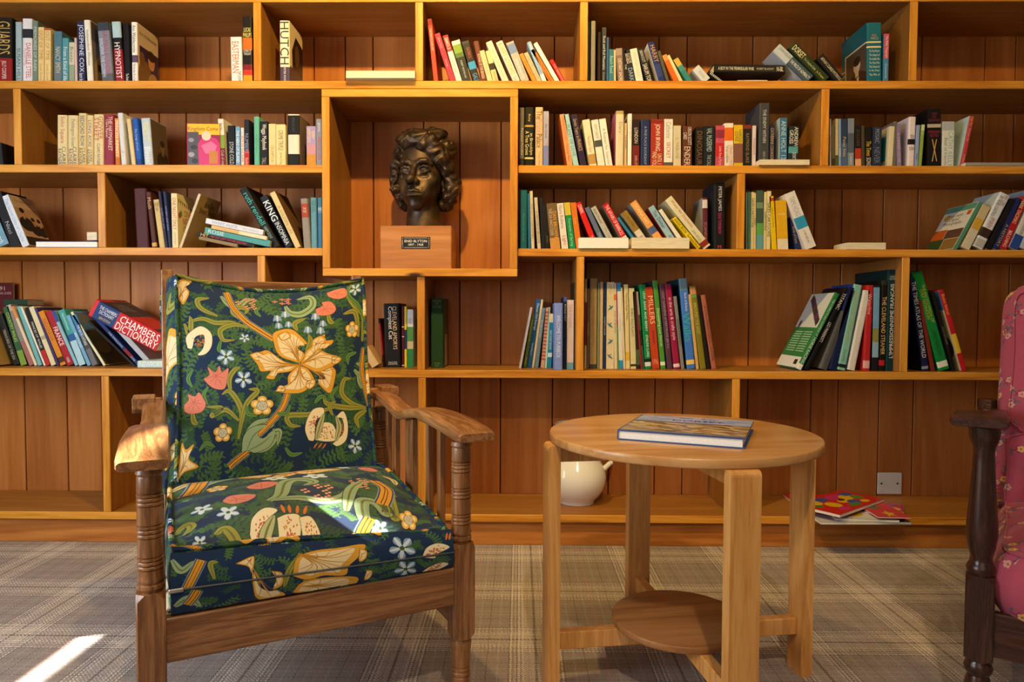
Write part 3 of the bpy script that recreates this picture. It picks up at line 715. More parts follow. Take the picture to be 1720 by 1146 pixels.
# loose repeat for the bands and hidden sides
cvg = Canvas(700, 700, NAVY); scrolls(cvg, 120, 11, 74); G = Print(cvg, np.eye(3), (0, 0), 1.0)
for l in ([(60, 650), (90, 500), (200, 420), (260, 470)], [(640, 40), (560, 140), (430, 160), (420, 90)], [(330, 660), (420, 560), (520, 590)], [(80, 60), (150, 170), (110, 260)]): G.leaf(l, 40, SAGE if l[0][0] < 100 else OLIVE)
G.stem([(20, 380), (140, 330), (250, 200), (280, 40)], 22); G.petal([(430, 420), (330, 360), (350, 300), (430, 330), (450, 250), (520, 300), (580, 280), (560, 380), (600, 440), (500, 440), (470, 520), (410, 500)], (460, 400), lines=10)
G.tulip([(120, 520), (145, 505), (140, 470), (175, 500), (205, 480), (210, 530), (190, 575), (145, 570)]); G.daisy(610, 580, 44, 44); G.bluebell(250, 610, 44); G.bluebell(610, 180, 40); G.bell(60, 200, 24); G.bell(330, 120, 24)
cvg.noise(.08); M_BANDP = printed('flower_print_band', cvg, .75, .2, .25, .05)

def cushion_uv(o, n, kx=1.9):
    """front face grid keeps its own 0..1 square, the rest takes the loose repeat"""
    me = o.data; uv = me.uv_layers.new(name='UVMap'); nf = (n + 1) ** 2
    for p in me.polygons:
        for li, vi in zip(p.loop_indices, p.vertices):
            if p.material_index == 0: uv.data[li].uv = ((vi % (n + 1)) / n, (vi // (n + 1)) / n)
            else:
                c = me.vertices[vi].co; nn = p.normal
                uv.data[li].uv = ((c.y * kx if abs(nn.x) > .6 else c.x * kx), c.z * kx + c.y * kx * .7)
NV = Vector((0, .94, -.33))
bb = [np.array(Vector(p) + NV * .115 + Vector((dx, 0, 0))) for p, dx in zip(bf, (-.036, .006, .006, -.038))]
M_PIPE = printed('flower_print_piping', cvg, .7, .2)
def pipe_uv(o):
    for ch in o.children:
        me = ch.data; uv = me.uv_layers.new(name='UVMap')
        for p in me.polygons:
            for li, vi in zip(p.loop_indices, p.vertices):
                c = me.vertices[vi].co; uv.data[li].uv = (c.x * 3.1 + c.y * 1.3, c.z * 3.1 + c.y * 2.2)
bc, *_ = cushion('back_cushion', chair, bf, bb, .052, .03, M_BACKP, M_BANDP, M_PIPE, pinch=.026, ptop=.085, wob=.006)
cushion_uv(bc, 26); pipe_uv(bc)
tag(bc, 'navy back cushion printed with a large golden lily and coral tulips')

# seat cushion: top face and front band carry the print as photographed
sf = [AT(286, 929, -.014), AT(757, 888, -.014), AT(640, 788, .56), AT(283, 815, .56)]
sf = [np.array([min(max(p[0], .026), CW - .028), p[1], p[2]]) for p in sf]
sf[2][2] = .474; sf[3][2] = .486
sb = [np.array([p[0], p[1], p[2] - .098]) for p in sf]; sb[0][2], sb[1][2], sb[2][2], sb[3][2] = .356, .354, .362, .362
cvs, H = cushion_print(sf, 5); P = Print(cvs, H, (180, 750), 2.606)
for l, c, w in (([(670, 325), (720, 300), (745, 240), (800, 222), (870, 235), (825, 255)], SAGE, 30), ([(690, 320), (800, 310), (920, 315), (1010, 290), (1060, 240), (1140, 205)], SAGE, 34), ([(1140, 390), (1090, 350), (1090, 300), (1160, 300), (1200, 330), (1180, 280)], SAGE, 34),
                ([(1010, 340), (1040, 260), (1110, 205)], SAGE, 26), ([(300, 240), (380, 215), (440, 190), (520, 170), (540, 130)], SAGE, 24), ([(270, 205), (340, 175), (390, 165)], CREAM, 22), ([(1210, 300), (1240, 340), (1230, 260), (1260, 250)], OLIVE, 18), ([(450, 420), (490, 405), (535, 440), (540, 475)], OLIVE, 26), ([(290, 400), (330, 370), (355, 385), (320, 410)], OLIVE, 20), ([(420, 150), (500, 130), (540, 150)], OLIVE, 16), ([(960, 90), (1010, 110), (1080, 105)], OLIVE, 14), ([(1350, 235), (1420, 250), (1480, 290)], CREAM, 18), ([(1200, 160), (1250, 165), (1260, 190)], CREAM, 16)): P.leaf(l, w, c)
P.stem([(820, 90), (825, 130)], 26); P.stem([(1150, 200), (1205, 225), (1200, 265), (1180, 300)], 26); P.stem([(1120, 350), (1085, 385), (1060, 420)], 28); P.stem([(395, 165), (375, 210), (350, 240)], 30)
P.petal([(545, 175), (590, 140), (640, 128), (670, 145), (640, 165), (690, 185), (640, 200), (580, 190)], (800, 160)); P.petal([(680, 170), (720, 130), (790, 122), (875, 128), (850, 150), (800, 165)], (800, 170)); P.petal([(800, 165), (880, 150), (1000, 155), (940, 172), (870, 188), (800, 184)], (800, 165)); P.petal([(700, 188), (760, 175), (800, 184), (740, 205), (690, 205)], (800, 165))
P.tulip([(578, 252), (640, 230), (712, 236), (690, 255), (640, 269), (590, 262)]); P.tulip([(478, 308), (512, 288), (612, 295), (590, 318), (530, 328), (495, 320)]); P.tulip([(1082, 128), (1130, 115), (1180, 130), (1150, 145), (1100, 144)])
P.daisy(910, 98, 46, 14); P.daisy(1303, 335, 44, 32); P.daisy(458, 237, 44, 15)
P.bluebell(500, 356, 48, 24); P.bluebell(395, 325, 46, 20); P.bluebell(386, 440, 32, 24); P.bluebell(1012, 134, 36, 12); P.bluebell(700, 212, 60, 12); P.bluebell(1165, 372, 40, 24); P.bluebell(880, 205, 60, 14)
P.berries(900, 280, 70, 26); P.berries(1090, 225, 46, 18)
for t in ([(590, 420), (600, 380), (650, 350), (705, 356), (662, 385), (640, 445), (610, 452)], [(704, 378), (750, 366), (802, 370), (800, 425), (770, 445), (722, 445)], [(800, 372), (850, 368), (890, 405), (885, 440), (830, 445)]): P.speckled(t)
P.leaf([(645, 450), (660, 410), (690, 370)], 26, '#b7b98a')
for x in (735, 760, 790, 820): P.stroke([(x, 362), (x - 14 + (x - 735) * .3, 338)], 7, '#d8702e')
cvs.noise(.08); M_SEATP = printed('flower_print_seat', cvs, .55, .4, .25, .05)
sc_, edge, fr, bk, nf = cushion('seat_cushion', chair, sf, sb, .045, .0, M_SEATP, M_BANDP, M_PIPE, pinch=.004, wob=.006)
cushion_uv(sc_, 26)
# front band panel
cvf = Canvas(1200, 300, NAVY); scrolls(cvf, 60, 21, 64)
fc = [sb[0], sb[1], sf[1], sf[0]]
Hf = homography([chair_px(c) for c in fc], [(0, 300), (1200, 300), (1200, 0), (0, 0)]); P = Print(cvf, Hf, (180, 750), 2.606)
P.leaf([(285, 490), (340, 530), (410, 490)], 34, SAGE); P.leaf([(300, 690), (380, 650), (450, 690)], 40, SAGE); P.leaf([(860, 590), (880, 520), (930, 450)], 22); P.leaf([(940, 600), (960, 560), (1020, 540)], 20); P.leaf([(520, 560), (500, 500), (540, 490)], 22)
P.stem([(450, 485), (410, 545), (370, 605)], 34); P.stem([(430, 610), (400, 650), (370, 680)], 34)
P.petal([(895, 540), (915, 470), (990, 440), (1090, 428), (1195, 415), (1165, 465), (1130, 500), (1115, 540), (1030, 540), (960, 558)], (920, 450), lines=12); P.petal([(900, 620), (940, 570), (1040, 550), (1160, 550), (1165, 585), (1130, 605), (1000, 625)], (930, 590), lines=10)
P.petal([(630, 495), (700, 468), (722, 470), (708, 530), (690, 505)], (710, 470), lines=3); P.petal([(708, 510), (740, 590), (800, 620), (850, 615), (865, 640), (800, 662), (735, 645), (715, 590)], (715, 510), lines=6); P.petal([(800, 520), (850, 530), (850, 580), (810, 600), (825, 560)], (810, 520), lines=3)
P.bluebell(1330, 430, 48); P.bluebell(1345, 522, 42); P.speckled([(1398, 470), (1415, 430), (1455, 413), (1490, 430), (1450, 455), (1440, 475)]); P.speckled([(1395, 555), (1430, 515), (1470, 498), (1490, 510), (1450, 540)]); P.petal([(1175, 430), (1200, 440), (1195, 470), (1170, 480)], (1180, 450), lines=2); P.petal([(1200, 520), (1222, 525), (1215, 560), (1195, 565)], (1205, 540), lines=2)
for x in (1480, 1490): P.stroke([(x, 400), (x + 8, 372)], 6, '#d8702e')
cvf.noise(.08)
def fband(u, v):
    p = bil(fc, u, v); return (p[0], p[1] - .0155 * math.sin(PI * v) ** .8 - .0045, p[2])
fb = MB().grid(fband, 30, 8).build('front_band', printed('flower_print_front', cvf, .75, .2, .25, .05), sc_, fix=False)
me = fb.data; uv = me.uv_layers.new(name='UVMap')
for p in me.polygons:
    for li, vi in zip(p.loop_indices, p.vertices): uv.data[li].uv = ((vi % 31) / 30, (vi // 31) / 8)
pipe_uv(sc_) if False else [pipe_uv.__call__(type('o', (), {'children': [c for c in sc_.children if c.name.startswith('piping')]}))]
zp = [fband(i / 30, .44) for i in range(31)]; zp = [(x, y - .001, z) for x, y, z in zp]
zo = MB().tube(zp, .0022, 5).build('zip', plain('#3a3f46', .5), sc_)
a = zp[0]; MB().box(a[0] - .004, a[0] + .022, a[1] - .006, a[1] - .001, a[2] - .004, a[2] + .004, .0015).build('zip_pull', plain('#b9b4a8', .3, metal=.8), sc_)
MB().box(.025, CW - .025, .006, CT - .02, .325, .352, .004).build('seat_webbing', plain('#c9bfa8', .9), chair)

# ---- the rose-coloured armchair at the edge
RC = np.array([1.052, -1.185]); RPH = math.radians(-35)
red = tag(empty('armchair', (RC[0], RC[1], 0), RPH), 'dark turned-leg armchair with rose pink sprigged cushions beside the round table', 'armchair')
chair_frame(red, .62, .66, baluster_leg, M_DOZ, M_DOX, M_DOY, .172, .272, .718, dark=True)
cvr = Canvas(640, 640, '#a2465a'); rs = np.random.RandomState(4)
for i in range(70):
    x, y, a = rs.rand() * 640, rs.rand() * 640, rs.rand() * 6.3
    pts = [(x + math.cos(a) * k * 16 + math.sin(a) * 8 * math.sin(k), y + math.sin(a) * k * 16 + math.cos(a) * 8 * math.sin(k)) for k in range(6)]
    cvr.stroke(pts, 4, '#7a2540', False)
    for k, (px, py) in enumerate(pts):
        for sd in (-1, 1):
            b_ = a + sd * 1.1; cvr.ell(px + 9 * math.cos(b_), py + 9 * math.sin(b_), 8, 3.2, ('#4f5a63', '#8b2a4a', '#5f6a66')[(i + k) % 3], b_)
    for k in ((0, 3) if i % 2 else (2,)):
        for j in range(5): cvr.ell(pts[k][0] + 8 * math.cos(j * 1.257), pts[k][1] + 8 * math.sin(j * 1.257), 6, 5, ('#d6a05c', '#c98a86')[i % 2])
        cvr.ell(pts[k][0], pts[k][1], 3.5, 3.5, '#8a5a2c')
cvr.noise(.10); M_ROSE = printed('rose_sprig_print', cvr, .8, .2, .3, .1)
def rose_uv(o):
    me = o.data; uv = me.uv_layers.new(name='UVMap')
    for p in me.polygons:
        nn = p.normal
        for li, vi in zip(p.loop_indices, p.vertices):
            c = me.vertices[vi].co; uv.data[li].uv = ((c.y * 2.2 if abs(nn.x) > .7 else c.x * 2.2), c.z * 2.2 + c.y * (2.2 if abs(nn.z) > .6 else .3))
def rcush(name, f, th, n_, puff):
    b_ = [np.array(p) + np.array(n_) * th for p in f]
    o, *_ = cushion(name, red, [np.array(p, float) for p in f], b_, puff, .02, M_ROSE, M_ROSE, M_ROSE, pipe_r=.0025, pinch=.03, wob=.008, bulge=.032, rnd=.13)
    rose_uv(o)
    for c in o.children: rose_uv(c)
    return o
tag(rcush('seat_cushion', [(.028, -.03, .40), (.585, -.03, .40), (.585, .50, .43), (.035, .50, .43)], .15, (0, 0, -1), .06), 'rose seat cushion printed with small flower sprigs')
rcush('lumbar_cushion', [(.03, .44, .40), (.57, .44, .40), (.57, .49, .62), (.035, .49, .62)], .12, (0, .95, -.2), .05)
rcush('back_cushion', [(.035, .49, .60), (.56, .49, .60), (.56, .62, 1.035), (.045, .62, 1.035)], .12, (0, .95, -.28), .06)
for a in (.09, .53): MB().box(-.02, .02, -.014, .014, 0, .80, .004, M=Matrix.Translation((a, .60, .18)) @ Matrix.Rotation(-.24, 4, 'X')).build('back_post', M_DOZ, red)
MB().box(.05, .57, .755, .78, .93, .99, .004).build('top_rail', M_DOX, red)

# ------------------------------------------------------------------ the round table and what stands round it
M_BEECH = wood('beech_table_top', '#a8723b', '#bd8a52', '#ca9b63', axis='x', rough=.28, freq=5, rand=.03, bumpy=.06, spec=.5)
M_BEECHZ = wood('beech_table_leg', '#b87a3c', '#d0944e', '#dba663', axis='z', rough=.33, freq=14, rand=.05, bumpy=.08, spec=.45)
TC = Vector((.4118, -1.0027, 0)); TR, TZ, TT = .3328, .64, .022
table = tag(empty('side_table', TC, math.radians(8.5)), 'round beech side table with four plank legs and a small lower shelf', 'table')
def disc(r, z0, z1, rnd=.004):
    n = 72; mb = MB()
    prof = [(r - rnd, z0), (r - rnd * .3, z0 + rnd * .3), (r, z0 + rnd), (r, z1 - rnd), (r - rnd * .3, z1 - rnd * .3), (r - rnd, z1)]
    return mb.lathe(prof, n)
disc(TR, TZ - TT, TZ).build('tabletop', M_BEECH, table, angle=50)
disc(.169, .148, .166).build('lower_shelf', wood('beech_lower_shelf', '#80502a', '#9a683a', '#ac7c4c', axis='x', rough=.35, freq=5, rand=.02, bumpy=.06), table, angle=50)
for k in range(4):
    M = Matrix.Rotation(k * PI / 2, 4, 'Z'); r1 = TR + .016; r0 = r1 - .031; zt = TZ - TT - .0005; w = .0335
    # side profile (r, z) of the plank leg with a rounded shoulder and toe, as thick as the plank is wide
    pr = [(r0, 0), (r1 - .006, 0), (r1, .006)] + [(r1 - .012 + .012 * math.cos(t), zt - .012 + .012 * math.sin(t)) for t in (0, .4, .8, 1.2, 1.57)] + [(r0, zt)]
    B = Matrix(((1, 0, 0, 0), (0, 0, 1, 0), (0, 1, 0, 0), (0, 0, 0, 1)))
    MB().prism(pr, -w, w, M=M @ B).build('leg', M_BEECHZ, table)
MB().box(-r0, r0, -.014, .014, .104, .148, .002).build('stretcher', M_BEECHZ, table)
for a, b_ in ((-r0, -.0145), (.0145, r0)):
    MB().box(-.014, .014, a, b_, .104, .148, .002).build('stretcher', M_BEECHZ, table)
    MB().box(-.011, .011, a, b_, TZ - TT - .045, TZ - TT, .002).build('apron_bar', M_BEECHZ, table)
MB().box(-r0, r0, -.011, .011, TZ - TT - .045, TZ - TT, .002).build('apron_bar', M_BEECHZ, table)

# hardback on the table
def canvas_heath():
    cv = Canvas(360, 260, '#8fa3cc'); rs = np.random.RandomState(8)
    for i in range(60): cv.ell(rs.rand() * 360, rs.rand() * 90, 20 + 40 * rs.rand(), 4 + 8 * rs.rand(), ('#a9b4d6', '#7f90c4', '#c3b5cf', '#98a9d8')[i % 4], .1)
    cv.rect(0, 100, 360, 260, '#a3875c')
    for i in range(260): cv.ell(rs.rand() * 360, 100 + rs.rand() * 150, 8 + 30 * rs.rand(), 2 + 6 * rs.rand(), ('#c9b288', '#6f5236', '#d8c7a2', '#8f6a44', '#5a4a3c', '#b99a66', '#a08a86')[i % 7], .15)
    cv.rect(0, 98, 360, 106, '#4a4452'); cv.rect(0, 246, 360, 260, '#7a7aa0')
    return cv.noise(.1)
BT = .024; bq = [PZ(1036.5, 722, TZ + BT), PZ(1252, 737, TZ + BT), PZ(1269, 709, TZ + BT), PZ(1083, 696, TZ + BT)]
v0 = Vector(bq[0]); xd = (Vector(bq[1]) - v0); BW = xd.length; ang = math.atan2(xd.y, xd.x); BD = ((Vector(bq[3]) - Vector(bq[0])).length + (Vector(bq[2]) - Vector(bq[1])).length) / 2
tb = tag(MB().build('book', plain('#33507d', .5)), 'blue hardback with a heathland picture jacket lying on the round table', 'book')
tb.location = (v0.x, v0.y, TZ + .0003); tb.rotation_euler = (0, 0, ang)
mb = MB(); c = .003
mb.prism([(0, .004), (.004, 0), (BW, 0), (BW, BD), (.004, BD), (0, BD - .004)], 0, c); mb.prism([(0, .004), (.004, 0), (BW, 0), (BW, BD), (.004, BD), (0, BD - .004)], BT - c, BT); mb.box(0, c, .001, BD - .001, c, BT - c)
tmp = mb.build('cover', plain('#33507d', .5), None); tb.data = tmp.data; bpy.data.objects.remove(tmp); tb.name = 'book'
M_PAGE = None
def page_mat():
    m, nt, b = newmat('page_edges'); tc = N(nt, 'ShaderNodeTexCoord'); no = N(nt, 'ShaderNodeTexNoise'); mp = N(nt, 'ShaderNodeMapping'); mp.inputs['Scale'].default_value = (900, 20, 20)
    nt.links.new(tc.outputs['Object'], mp.inputs[0]); nt.links.new(mp.outputs[0], no.inputs[0]); no.inputs['Scale'].default_value = 1
    nt.links.new(ramp(nt, no.outputs[0], [(.3, lin('#cdbf9f')), (.7, lin('#ece2cb'))]), b.inputs['Base Color']); b.inputs['Roughness'].default_value = .85; return m
M_PAGE = page_mat()
M_PAGEW = plain('#ece9e1', .85, .1, var=.04, scale=200)
MB().box(c, BW - .006, .004, BD - .004, c, BT - c).build('page_block', M_PAGEW, tb)
o = MB().add([(.004, .002, 0), (BW - .001, .002, 0), (BW - .001, BD - .002, 0), (.004, BD - .002, 0)], [(0, 1, 2, 3)]).build('cover_print', printed('heath_jacket', canvas_heath(), .28, .5), tb, M=Matrix.Translation((0, 0, BT + .0004)), fix=False)
set_uv(o, lambda co, p: ((co.x - .004) / (BW - .005), (co.y - .002) / (BD - .004)))
text('DORSET', tb, (BW * .55, BD * .745, BT + .0008), (1, 0, 0), (0, 1, 0), BW * .44, .024, '#3a3f7a')
text('Edward Griffith', tb, (BW * .54, BD * .90, BT + .0008), (1, 0, 0), (0, 1, 0), BW * .34, .013, '#4a4f8a')
text('paintings of', tb, (BW * .22, BD * .66, BT + .0008), (1, 0, 0), (0, 1, 0), BW * .12, .007, '#4a4f8a')

# white jug on the bottom shelf
jx = XYZ(968, .205, ZS['E']); JS = .92; M_CHINA = plain('#f1f1ee', .12, .6, var=.01)
jug = tag(MB().lathe([(.0, .004), (.074, .004), (.078, 0), (.084, 0), (.086, .008), (.088, .014), (.108, .034), (.126, .062), (.136, .095), (.138, .12), (.134, .145), (.122, .175), (.104, .21), (.088, .245), (.080, .28), (.080, .305), (.086, .335), (.100, .362), (.104, .368), (.100, .370), (.083, .338), (.076, .30), (.08, .25), (.1, .2), (.125, .14), (.11, .06), (.0, .03)], 56, cap=False).build('jug', M_CHINA), 'large glossy white china jug on the bottom shelf behind the table', 'jug')
jug.location = (jx, .205, ZS['E'] + .0003); jug.scale = (JS, JS, JS)
MB().tube([(.128, 0, .155), (.160, 0, .185), (.172, 0, .225), (.160, 0, .275), (.125, 0, .315), (.083, 0, .325)], [.013, .012, .011, .011, .012, .013], 10).build('handle', M_CHINA, jug)

# ------------------------------------------------------------------ the bronze head in its box
class Field:
    """signed distances on a grid; primitives are blended in one after the other"""
    def __init__(s, lo, hi, h):
        s.lo = np.array(lo, np.float32); s.h = h; n = np.ceil((np.array(hi) - s.lo) / h).astype(int) + 1
        s.d = np.full(n, 1e3, np.float32); s.n = n; s.ax = [s.lo[i] + h * np.arange(n[i], dtype=np.float32) for i in range(3)]
    def win(s, lo, hi):
        a = np.clip(np.floor((np.array(lo) - s.lo) / s.h).astype(int), 0, s.n); b_ = np.clip(np.ceil((np.array(hi) - s.lo) / s.h).astype(int) + 1, 0, s.n)
        sl = tuple(slice(i, j) for i, j in zip(a, b_)); g = np.meshgrid(*[s.ax[i][sl[i]] for i in range(3)], indexing='ij', sparse=True); return sl, g
    def put(s, sl, e, k, op):
        d = s.d[sl]
        if op == '-': d2, e2 = -d, e
        else: d2, e2 = d, e
        m = np.clip(.5 + .5 * (e2 - d2) / k, 0, 1); r = e2 * (1 - m) + d2 * m - k * m * (1 - m)
        s.d[sl] = -r if op == '-' else r
    def ell(s, c, r, k=4, op='+', rot=None):
        R_ = max(r) + k * 2 + 14; sl, (X, Y, Z) = s.win(np.array(c) - R_, np.array(c) + R_); X, Y, Z = X - c[0], Y - c[1], Z - c[2]
        if rot:
            a = math.radians(rot); X, Z = X * math.cos(a) - Z * math.sin(a), X * math.sin(a) + Z * math.cos(a)
        q0 = np.sqrt((X / r[0]) ** 2 + (Y / r[1]) ** 2 + (Z / r[2]) ** 2); q1 = np.sqrt((X / r[0] ** 2) ** 2 + (Y / r[1] ** 2) ** 2 + (Z / r[2] ** 2) ** 2) + 1e-6
        s.put(sl, (q0 * (q0 - 1) / q1).astype(np.float32), k, op); return s
    def cap(s, a, b_, ra, rb, k=3, op='+'):
        a, b_ = np.array(a, float), np.array(b_, float); R_ = max(ra, rb) + k * 2 + 6; sl, (X, Y, Z) = s.win(np.minimum(a, b_) - R_, np.maximum(a, b_) + R_); d = b_ - a; L2 = d @ d
        t = np.clip(((X - a[0]) * d[0] + (Y - a[1]) * d[1] + (Z - a[2]) * d[2]) / L2, 0, 1)
        e = np.sqrt((X - a[0] - t * d[0]) ** 2 + (Y - a[1] - t * d[1]) ** 2 + (Z - a[2] - t * d[2]) ** 2) - (ra + (rb - ra) * t)
        s.put(sl, e.astype(np.float32), k, op); return s
    def line(s, pts, r, k=2, op='+'):
        for a, b_ in zip(pts, pts[1:]): s.cap(a, b_, r, r, k, op)
        return s
    def mesh(s):
        """surface nets"""
        d = s.d; neg = d < 0; c = [d[i:d.shape[0] - 1 + i, j:d.shape[1] - 1 + j, k:d.shape[2] - 1 + k] for i in (0, 1) for j in (0, 1) for k in (0, 1)]
        cnt = sum((x < 0).astype(np.int8) for x in c); act = (cnt > 0) & (cnt < 8); I = np.argwhere(act); idx = np.full(act.shape, -1, np.int64); idx[act] = np.arange(len(I))
        val = np.stack([x[act] for x in c], 1); off = np.array([(i, j, k) for i in (0, 1) for j in (0, 1) for k in (0, 1)], float)
        acc = np.zeros((len(I), 3)); w = np.zeros(len(I))
        for a in range(8):
            for b_ in range(a + 1, 8):
                if np.abs(off[a] - off[b_]).sum() != 1: continue
                va, vb = val[:, a], val[:, b_]; x = (va < 0) != (vb < 0); t = np.where(x, va / np.where(va == vb, 1, va - vb), 0)
                acc += np.where(x[:, None], off[a] + t[:, None] * (off[b_] - off[a]), 0); w += x
        V = (I + acc / w[:, None]) * s.h + s.lo; F_ = []
        for ax in range(3):
            o1, o2 = (ax + 1) % 3, (ax + 2) % 3; sa = [slice(None)] * 3; sb_ = [slice(None)] * 3; sa[ax] = slice(0, -1); sb_[ax] = slice(1, None)
            A, B = neg[tuple(sa)], neg[tuple(sb_)]; E = np.argwhere(A != B); E = E[(E[:, o1] > 0) & (E[:, o2] > 0) & (E[:, o1] < d.shape[o1] - 1) & (E[:, o2] < d.shape[o2] - 1)]
            g = lambda a, b_: idx[tuple((E - np.eye(3, dtype=int)[o1] * a - np.eye(3, dtype=int)[o2] * b_).T)]
            q = np.stack([g(0, 0), g(1, 0), g(1, 1), g(0, 1)], 1); fl = A[tuple(E.T)]; q[~fl] = q[~fl][:, ::-1]; F_.append(q)
        return V, np.concatenate(F_)

def bronze():
    m, nt, b = newmat('patinated_bronze'); tc = N(nt, 'ShaderNodeTexCoord'); no = N(nt, 'ShaderNodeTexNoise'); no.inputs['Scale'].default_value = 22; no.inputs['Detail'].default_value = 6; nt.links.new(tc.outputs['Object'], no.inputs[0])
    nt.links.new(ramp(nt, no.outputs[0], [(.3, lin('#33261b')), (.55, lin('#4b3a2a')), (.75, lin('#6b553c'))]), b.inputs['Base Color'])
    b.inputs['Metallic'].default_value = .6; b.inputs['Roughness'].default_value = .43; n2 = N(nt, 'ShaderNodeTexNoise'); n2.inputs['Scale'].default_value = 160; nt.links.new(tc.outputs['Object'], n2.inputs[0]); bump(nt, b, n2.outputs[0], .25, .002); return m
M_BRONZE = bronze()
def head_field():
    f = Field((-52, -68, -98), (52, 56, 74), 1.15)
    f.ell((0, 6, 20), (37, 45, 42), 1); f.ell((0, -10, -8), (32.5, 31, 46), 8); f.ell((0, -13, -32), (26.5, 24, 26), 8); f.ell((0, -31, -53), (11, 9, 9), 8)
    f.ell((0, 8, -70), (25.5, 25, 40), 8); f.cap((0, 6, -60), (0, 2, -110), 26, 28, 6)
    for sx in (-1, 1):
        f.ell((sx * 20, -25, -16), (10.5, 9, 11), 7); f.ell((sx * 14, -31, -33), (9, 8, 12), 8)
        f.ell((sx * 15, -44, -1), (9.5, 8.5, 7), 6, '-')
        f.line([(sx * 5, -39.5, 7.5), (sx * 11, -40, 10.5), (sx * 18, -37.5, 11.5), (sx * 25, -31, 8)], 3.0, 4)
    f.cap((0, -37, 7), (0, -50, -16), 3.6, 5.2, 4); f.ell((0, -52, -19), (6.6, 6.8, 6), 4)
    for sx in (-1, 1):
        f.ell((sx * 7, -45, -21.5), (4.4, 6, 4.6), 3); f.ell((sx * 3.6, -50, -26), (2.2, 4, 2), 1.2, '-')
        f.ell((sx * 15, -30.6, -1.2), (8.2, 7.6, 7.2), 1.5)
        f.line([(sx * 6.5, -36.6, -2.4), (sx * 10, -38.6, 1.6), (sx * 15, -39.4, 3.2), (sx * 20, -37.6, 1.8), (sx * 24, -33.4, -2)], 1.45, 1.6)
        f.line([(sx * 7, -36.4, -3.4), (sx * 11, -37.6, -5.6), (sx * 16, -37.8, -6.2), (sx * 23, -33.6, -3.2)], 1.2, 1.6)
        f.ell((sx * 14.6, -39.0, -1.2), (2.0, 1.6, 2.0), .8, '-')
        f.line([(sx * 8, -44, -9 - 4), (sx * 13, -39, -12), (sx * 20, -34, -11)], 1.4, 4, '-')
        f.line([(sx * 11.5, -46, -24), (sx * 16, -42, -31), (sx * 18.5, -38.5, -40)], 1.8, 4, '-')
    f.ell((0, -34, -37), (16, 12, 12), 7)
    f.line([(0, -50, -28), (0, -47.5, -33)], 1.4, 3, '-')
    f.line([(-14, -40, -38.4), (-8, -44.5, -36.6), (-3, -46.6, -35), (0, -46.4, -35.8), (3, -46.6, -35), (8, -44.5, -36.6), (14, -40, -38.4)], 2.3, 2)
    f.line([(-11, -41.5, -41.3), (-5, -45.4, -42.6), (0, -46.2, -42.9), (5, -45.4, -42.6), (11, -41.5, -41.3)], 2.8, 2)
    f.line([(-15, -41.5, -39.2), (-8, -47, -38.8), (0, -49.6, -39), (8, -47, -38.8), (15, -41.5, -39.2)], 1.0, 1.2, '-')
    f.line([(-8, -46, -48), (0, -47.5, -48.5), (8, -46, -48)], 2.4, 5, '-')
    for sx in (-1, 1):
        f.ell((sx * 34, 6, -14), (4.5, 9, 14), 3); f.ell((sx * 37.5, 4, -12), (2, 5, 8), 2, '-'); f.ell((sx * 35, 0, -27), (3.6, 4.5, 5), 2)
    return f
def hair_field():
    f = Field((-66, -62, -62), (70, 66, 80), 1.3)
    f.ell((0, 12, 22), (43, 46, 45), 1)
    f.ell((0, -42, -12), (31, 34, 44), 3, '-')
    # swept wave over the brow, from the parting down to one side, then the curls at both sides
    for c, r, rot in (((-14, -27, 45), (21, 17, 13), 16), ((2, -29, 47), (22, 18, 15), -6), ((16, -29, 40), (20, 17, 14), -24), ((27, -24, 29), (16, 16, 13), -42), ((36, -16, 17), (13, 16, 13), -60), ((42, -4, 6), (13, 17, 14), 0), ((47, 6, -10), (13, 17, 13), 0), ((47, 4, -24), (12, 15, 11), 20), ((42, 8, -36), (12, 15, 10), 30), ((33, 16, -45), (13, 14, 10), 0),
                      ((-31, -17, 31), (11, 14, 12), 50), ((-39, -6, 18), (10, 15, 13), 60), ((-44, 2, 4), (10, 16, 12), 0), ((-46, 5, -10), (10, 15, 10), 0), ((-45, 4, -23), (10, 14, 10), 0), ((-40, 8, -35), (10, 14, 9), 0), ((-35, 12, -45), (9, 12, 8), 0),
                      ((-8, -10, 57), (24, 22, 12), 0), ((16, -4, 55), (24, 24, 14), -18), ((34, 6, 38), (17, 24, 18), -40), ((0, 20, 58), (28, 26, 12), 0), ((0, 40, -10), (36, 22, 34), 0)):
        f.ell(c, r, 3.5, '+', rot)
    X, Y, Z = np.meshgrid(*f.ax, indexing='ij', sparse=True)
    w1 = np.sin(.17 * X + .11 * Y + 1.1 * np.sin(.09 * Z) + .6); w2 = np.sin(.13 * Z - .12 * X + 1.3 * np.sin(.08 * Y + .05 * X))
    st = np.sin(.42 * (Z + .55 * X) + 2.6 * w1 + 1.6 * w2); lock = np.sin(.20 * (X - Z) + 1.9 * w2) * np.sin(.19 * (Y + Z) + 1.6 * w1)
    f.d += (.85 * st + 1.25 * lock - .3).astype(np.float32)
    # keep the face and the neck open
    f.ell((-3, -44, -10), (29.5, 30, 41), 3, '-'); f.ell((0, -6, -64), (28, 28, 30), 3, '-')
    return f
SCL = .00268
blk_y0, blk_y1 = .07, .26
k0, k1 = PY(638.5, 379, blk_y0), PY(758.5, 451, blk_y0)
BX = (k0[0] + k1[0]) / 2; ZB0 = NB + TH; ZB1 = k0[2]
blk = tag(MB().box(k0[0], k1[0], blk_y0, blk_y1, ZB0 + .0004, ZB1, .003).build('plinth', wood('beech_plinth', '#a0642f', '#b7783d', '#c78b52', axis='x', rough=.4, freq=5, rand=.02, bumpy=.05)), 'plain wooden block plinth with a small black name plate under the bronze head', 'plinth')
